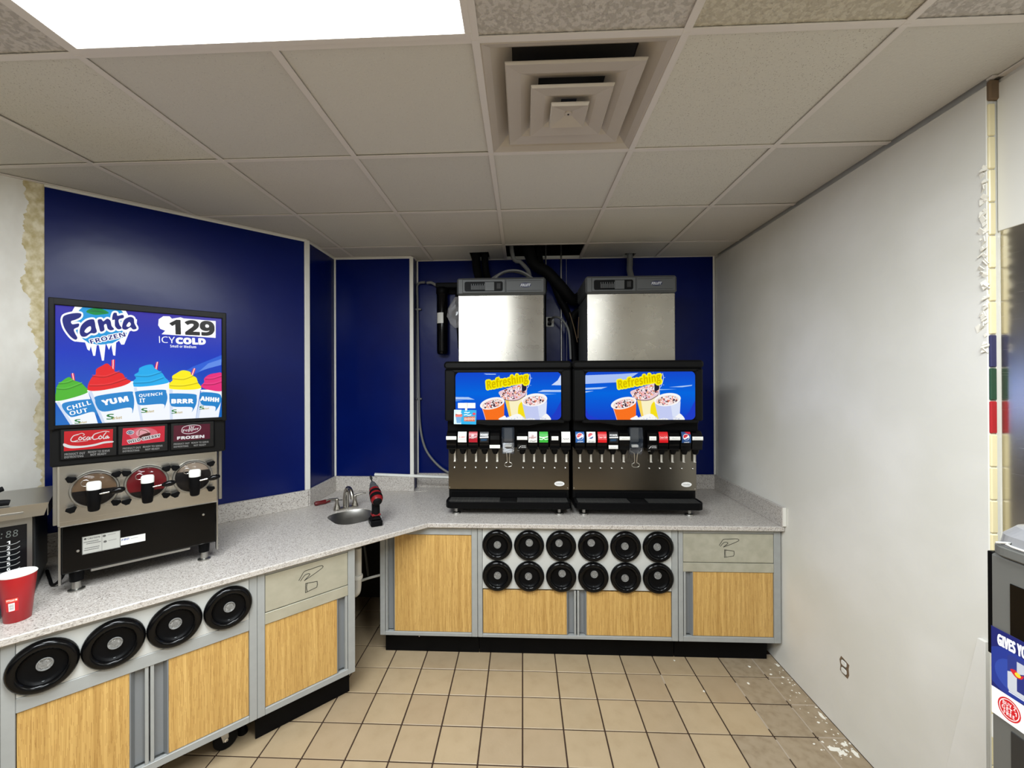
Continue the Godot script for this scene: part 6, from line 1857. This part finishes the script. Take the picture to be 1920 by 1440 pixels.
func can_cooler() -> void:
	var t := thing("can_cooler", "grey can cooler with frosted lid and blue advert beside the wall", "cooler", Transform3D(Basis(Vector3.UP, -PI / 2), Vector3(1.2, 0, -0.985)))
	# own frame: x along the front towards the room's rear is negative, z = 0 at the front face that looks across the room
	var w := 0.133
	obj("body", mb().box(Vector3(-w, 0.03, -0.36), Vector3(w, 1.285, 0.0), 0.006), M.cooler_grey, t)
	obj("corner_strip", mb().box(Vector3(-w - 0.012, 1.02, -0.06), Vector3(-w + 0.002, 1.284, -0.006), 0.002), M.black_satin, t)
	obj("hinge", mb().box(Vector3(-w - 0.011, 0.80, -0.05), Vector3(-w + 0.002, 0.86, -0.012), 0.002), M.white_plastic, t)
	obj("plinth", mb().box(Vector3(-w + 0.01, 0.0, -0.35), Vector3(w - 0.01, 0.03, -0.02)), M.black_matt, t)
	obj("window", mb().box(Vector3(-w + 0.046, 1.095, 0.0), Vector3(w - 0.046, 1.225, 0.003), 0.001), M.black_gloss, t)
	obj("lower_window", mb().box(Vector3(-w + 0.046, 0.2, 0.0), Vector3(w - 0.046, 0.862, 0.003), 0.001), M.cooler_dark, t)
	var rim := mb()
	rim.prism(rrect(-w - 0.006, -0.366, w + 0.006, 0.008, 0.045, 8), 1.285, 1.312, "y", true, 0.004)
	obj("lid_rim", rim, M.cooler_grey, t)
	var dome := mb()
	var rings: Array = []
	for k in [[0.0, 1.312, 0.045], [0.002, 1.34, 0.05], [0.016, 1.362, 0.055], [0.045, 1.374, 0.05], [0.09, 1.378, 0.02]]:
		var ring: Array = []
		for p in rrect(-w + k[0], -0.36 + k[0], w - k[0], 0.002 - k[0], k[2], 8):
			ring.append(Vector3(p.x, k[1], p.y))
		rings.append(ring)
	var cnt: int = rings[0].size()
	for i in rings.size() - 1:
		for k in cnt:
			var k2 := (k + 1) % cnt
			dome.quad(rings[i][k2], rings[i][k], rings[i + 1][k], rings[i + 1][k2])
	for k in range(1, cnt - 1):
		dome.tri(rings[-1][0], rings[-1][k + 1], rings[-1][k])
	obj("lid", dome, M.frosted_lid, t)
	obj("lid_seal", mb().tube([Vector3(-w + 0.02, 1.316, 0.004), Vector3(-w + 0.05, 1.325, 0.004), Vector3(-w + 0.055, 1.318, 0.005), Vector3(w - 0.03, 1.318, 0.005)], 0.0025, 8, 3), M.white_plastic, t)
	var cv := flat_canvas(520, 460, c8(18, 30, 104))
	cv.ellipse(90, 200, 130, 120, c8(30, 52, 140))
	cv.ellipse(96, 210, 80, 80, c8(44, 70, 160))
	cv.fat_text("GIVES YOU WINGS", Vector2(30, 26), Vector2(272, 22), Vector2(30, 84), c8(246, 246, 246), 2.0)
	for x in [112.0, 232.0, 352.0]:
		cv.poly([x - 34, 102, x + 34, 102, x + 40, 118, x + 40, 276, x + 33, 290, x - 33, 290, x - 40, 276, x - 40, 118], c8(40, 54, 130))
		cv.poly([x - 40, 192, x + 40, 156, x + 40, 276, x + 33, 290, x - 33, 290, x - 40, 276], c8(196, 200, 208))
		cv.poly([x, 118, x + 40, 118, x + 40, 160, x, 180], c8(190, 194, 206))
		cv.poly([x, 182, x + 40, 160, x + 40, 268, x, 268], c8(34, 46, 120))
		cv.poly([x - 28, 176, x - 6, 166, x + 11, 181, x + 28, 173, x + 20, 194, x - 6, 200], c8(206, 34, 48), true)
		cv.ellipse(x + 4, 184, 13, 11, c8(244, 206, 60))
		cv.stroke([x - 33, 294, x + 33, 294], 6, c8(214, 220, 232), false)
	cv.poly([0, 318, 520, 318, 520, 460, 0, 460], c8(244, 244, 242))
	cv.ellipse(78, 388, 50, 56, c8(206, 24, 36))
	cv.ellipse(78, 388, 44, 49, c8(244, 244, 242))
	cv.ellipse(78, 388, 40, 45, c8(206, 24, 36))
	cv.text("BUY 2", Vector2(50, 356), Vector2(106, 356), Vector2(50, 376), c8(246, 246, 246))
	cv.text("GET 1", Vector2(46, 380), Vector2(110, 380), Vector2(46, 400), c8(246, 246, 246))
	cv.text("FREE", Vector2(54, 404), Vector2(102, 404), Vector2(54, 422), c8(246, 246, 246))
	cv.poly([146, 344, 190, 344, 190, 440, 146, 440], c8(40, 54, 130))
	cv.poly([146, 396, 190, 376, 190, 440, 146, 440], c8(196, 200, 208))
	var q := mb()
	q.print_quad(Vector3(-w + 0.006, 1.099, 0.0036), Vector3(w - 0.006, 1.099, 0.0036), Vector3(w - 0.006, 0.878, 0.0036), Vector3(-w + 0.006, 0.878, 0.0036))
	obj("advert", q, print_mat(cv.tex(), 0.0, 0.3), t)

# ---------------------------------------------------------------- tools, flyer, crumbs
func build_small_things() -> void:
	var d := thing("cordless_drill", "red and black cordless drill standing on its battery by the sink", "drill", Transform3D(Basis(Vector3.UP, -2.62), Vector3(-0.905, TOP, -2.50)))
	obj("battery", mb().box(Vector3(-0.034, 0.0005, -0.055), Vector3(0.034, 0.036, 0.045), 0.006).box(Vector3(-0.028, 0.036, -0.045), Vector3(0.028, 0.052, 0.03), 0.006), M.black_satin, d)
	obj("handle", mb().tube([Vector3(0, 0.045, -0.012), Vector3(0, 0.09, -0.016), Vector3(0, 0.13, -0.012), Vector3(0, 0.165, -0.01)], [0.025, 0.022], 14), M.black_matt, d)
	obj("handle_band", mb().box(Vector3(-0.027, 0.056, -0.04), Vector3(0.027, 0.074, 0.018), 0.008), M.red_plastic, d)
	obj("grip_stripe", mb().tube([Vector3(0.0, 0.075, 0.008), Vector3(0, 0.11, 0.008), Vector3(0, 0.15, 0.012)], 0.012, 10), M.red_plastic, d)
	var bt := Transform3D(Basis(Vector3.RIGHT, PI / 2 - 0.42), Vector3(0, 0.182, -0.012))
	obj("motor_housing", mb(bt).lathe([Vector2(0.026, -0.066), Vector2(0.033, -0.052), Vector2(0.036, -0.03), Vector2(0.035, 0.02), Vector2(0.03, 0.05), Vector2(0.0, 0.052)], 22), M.red_plastic, d)
	obj("black_band", mb(bt).lathe([Vector2(0.0365, -0.042), Vector2(0.0372, -0.038), Vector2(0.0372, -0.018), Vector2(0.0365, -0.014)], 22).lathe([Vector2(0.0355, 0.002), Vector2(0.0365, 0.006), Vector2(0.0355, 0.024)], 22), M.black_matt, d)
	obj("rear_cap", mb(bt).lathe([Vector2(0.0, -0.078), Vector2(0.016, -0.076), Vector2(0.0265, -0.066), Vector2(0.027, -0.062)], 22), M.black_matt, d)
	obj("gear_case", mb(bt).lathe([Vector2(0.031, 0.046), Vector2(0.028, 0.07), Vector2(0.021, 0.088)], 20), M.charcoal, d)
	obj("chuck", mb(bt).lathe([Vector2(0.02, 0.086), Vector2(0.021, 0.1), Vector2(0.014, 0.12), Vector2(0.006, 0.124)], 18), M.charcoal, d)
	obj("bit", mb(bt).tube([Vector3(0, 0.12, 0), Vector3(0, 0.19, 0)], 0.0042, 8, 1).lathe([Vector2(0.005, 0.16), Vector2(0.008, 0.165), Vector2(0.008, 0.185), Vector2(0.003, 0.2), Vector2(0.0, 0.205)], 10), M.ink, d)
	obj("trigger", mb().box(Vector3(-0.008, 0.125, 0.008), Vector3(0.008, 0.155, 0.026), 0.004), M.black_satin, d)
	obj("plate_label", mb().box(Vector3(-0.0265, 0.040, -0.036), Vector3(-0.0285, 0.05, 0.01)), M.white_plastic, d)
	var s := thing("screwdriver", "screwdriver with dark red handle lying beside the faucet", "screwdriver", Transform3D(Basis(Vector3.UP, 0.85), Vector3(-1.463, TOP + 0.0165, -2.846)))
	var along_x := Basis(Vector3.BACK, -PI / 2)
	obj("handle", mb().lathe([Vector2(0.0, 0.0), Vector2(0.012, 0.002), Vector2(0.016, 0.012), Vector2(0.0145, 0.04), Vector2(0.016, 0.075), Vector2(0.011, 0.095), Vector2(0.008, 0.11), Vector2(0.0, 0.111)], 16, Vector3.ZERO, along_x), M.dark_red, s)
	obj("shaft", mb().tube([Vector3(0.105, 0, 0), Vector3(0.2, -0.012, 0)], 0.0035, 8, 1), M.bare_steel, s)
	var st := obj("trim_strip", mb().tube([Vector3(-1.187, 0.986, -3.269), Vector3(-0.44, 0.964, -3.262)], 0.0135, 4, 1), M.white_plastic)
	tag(st, "loose white plastic trim strip lying on the backsplash", "trim strip")
	# flyer and tape on the lit sign of a soda fountain
	var cv := flat_canvas(420, 270, c8(20, 160, 214))
	cv.poly([0, 0, 140, 0, 120, 120, 140, 270, 0, 270], c8(206, 232, 244))
	cv.poly([30, 92, 150, 84, 128, 250, 52, 250], c8(110, 160, 206))
	cv.ellipse(90, 86, 62, 20, c8(110, 50, 34))
	cv.ellipse(90, 70, 56, 18, c8(236, 234, 228))
	cv.poly([24, 96, 158, 88, 152, 130, 30, 136], c8(230, 110, 100))
	cv.stroke([200, 50, 230, 42, 256, 56, 290, 44], 16, c8(230, 248, 252))
	cv.stroke([192, 96, 230, 88, 270, 100, 320, 90], 16, c8(230, 248, 252))
	cv.poly([186, 132, 400, 116, 396, 214, 190, 214], c8(196, 104, 80))
	for i in 6:
		cv.ellipse(212 + i * 34, 172 - i * 2, 13, 24 - 4 * (i % 2), c8(248, 226, 210))
		cv.ellipse(212 + i * 34, 172 - i * 2, 6, 12, c8(150, 90, 80))
	cv.ellipse(378, 72, 30, 24, c8(214, 60, 80))
	var fl := thing("flyer", "small light blue flyer taped to a lit soda sign", "flyer", Transform3D(Basis(Vector3.BACK, -0.02), Vector3(-0.378, 1.4955, -2.6985)))
	var q := mb()
	q.print_quad(Vector3(-0.0735, 0.047, 0.0012), Vector3(0.0735, 0.047, 0.0012), Vector3(0.0735, -0.047, 0.0012), Vector3(-0.0735, -0.047, 0.0012))
	obj("printed_face", q, print_mat(cv.tex(), 0.0, 0.4), fl)
	obj("paper", mb().box(Vector3(-0.0735, -0.047, 0.0), Vector3(0.0735, 0.047, 0.001)), M.cup_inside, fl)
	tag(obj("tape", mb().box(Vector3(-0.426, 1.553, -2.7055), Vector3(-0.311, 1.588, -2.7045)), M.cup_inside), "wide white tape strip on the lit soda sign above the flyer", "tape")
	tag(obj("tape", mb().box(Vector3(-0.378, 1.537, -2.7043), Vector3(-0.364, 1.589, -2.6968)), M.white_plastic), "narrow upright tape strip fixing the flyer", "tape")
	# plaster crumbs along the right wall and on the counter
	rng.seed = 301
	var cr := mb()
	for i in 90:
		var z := rng.randf_range(-2.62, -1.7)
		var x := 1.553 - absf(rng.randfn(0.0, 0.05)) - 0.004
		if i < 26:
			x = 1.46 + rng.randfn(0.0, 0.035)
			z = -2.0 + rng.randfn(0.0, 0.03)
		if x > 1.548:
			continue
		crumb(cr, Vector3(x, 0.0, z), rng.randf_range(0.002, 0.007))
	for p in [[1.28, -2.42], [1.0, -2.35], [1.36, -2.56], [1.45, -2.5], [0.93, -2.60]]:
		crumb(cr, Vector3(p[0], 0.0, p[1]), 0.008)
	for sp in [[1.45, -2.005, 0.035, 0.014], [1.475, -1.985, 0.02, 0.012], [1.53, -1.985, 0.014, 0.028], [1.515, -2.03, 0.018, 0.01], [1.53, -2.2, 0.01, 0.03], [1.538, -2.58, 0.01, 0.02]]:
		var ring := PackedVector2Array()
		for k in 14:
			var reach: float = rng.randf_range(0.55, 1.15)
			ring.append(Vector2(minf(sp[0] + cos(TAU * k / 14) * sp[2] * reach, 1.551), sp[1] + sin(TAU * k / 14) * sp[3] * reach))
		cr.prism(ring, 0.0001, 0.0008)
	var o := tag(obj("plaster_crumbs", cr, M.plaster), "white plaster crumbs scattered on the tiles along the wall", "debris")
	o.set_meta("kind", "stuff")
	var c2 := mb()
	for i in 16:
		crumb(c2, Vector3(-0.86 + i * 0.006, TOP, -3.24 + 0.012 * sin(i * 1.9) - 0.0025 * i), rng.randf_range(0.003, 0.008))
	o = tag(obj("caulk_crumbs", c2, M.plaster), "line of white caulk crumbs on the counter below the trim strip", "debris")
	o.set_meta("kind", "stuff")

func crumb(b: MB, at: Vector3, r: float) -> void:
	var ring: Array = []
	for k in 6:
		var a := TAU * k / 6
		ring.append(at + Vector3(cos(a), 0, -sin(a)) * r * rng.randf_range(0.5, 1.3) + Vector3(0, 0.0004, 0))
	var tip := at + Vector3(0, r * rng.randf_range(0.2, 0.5), 0)
	for k in 6:
		b.tri(ring[k], ring[(k + 1) % 6], tip)
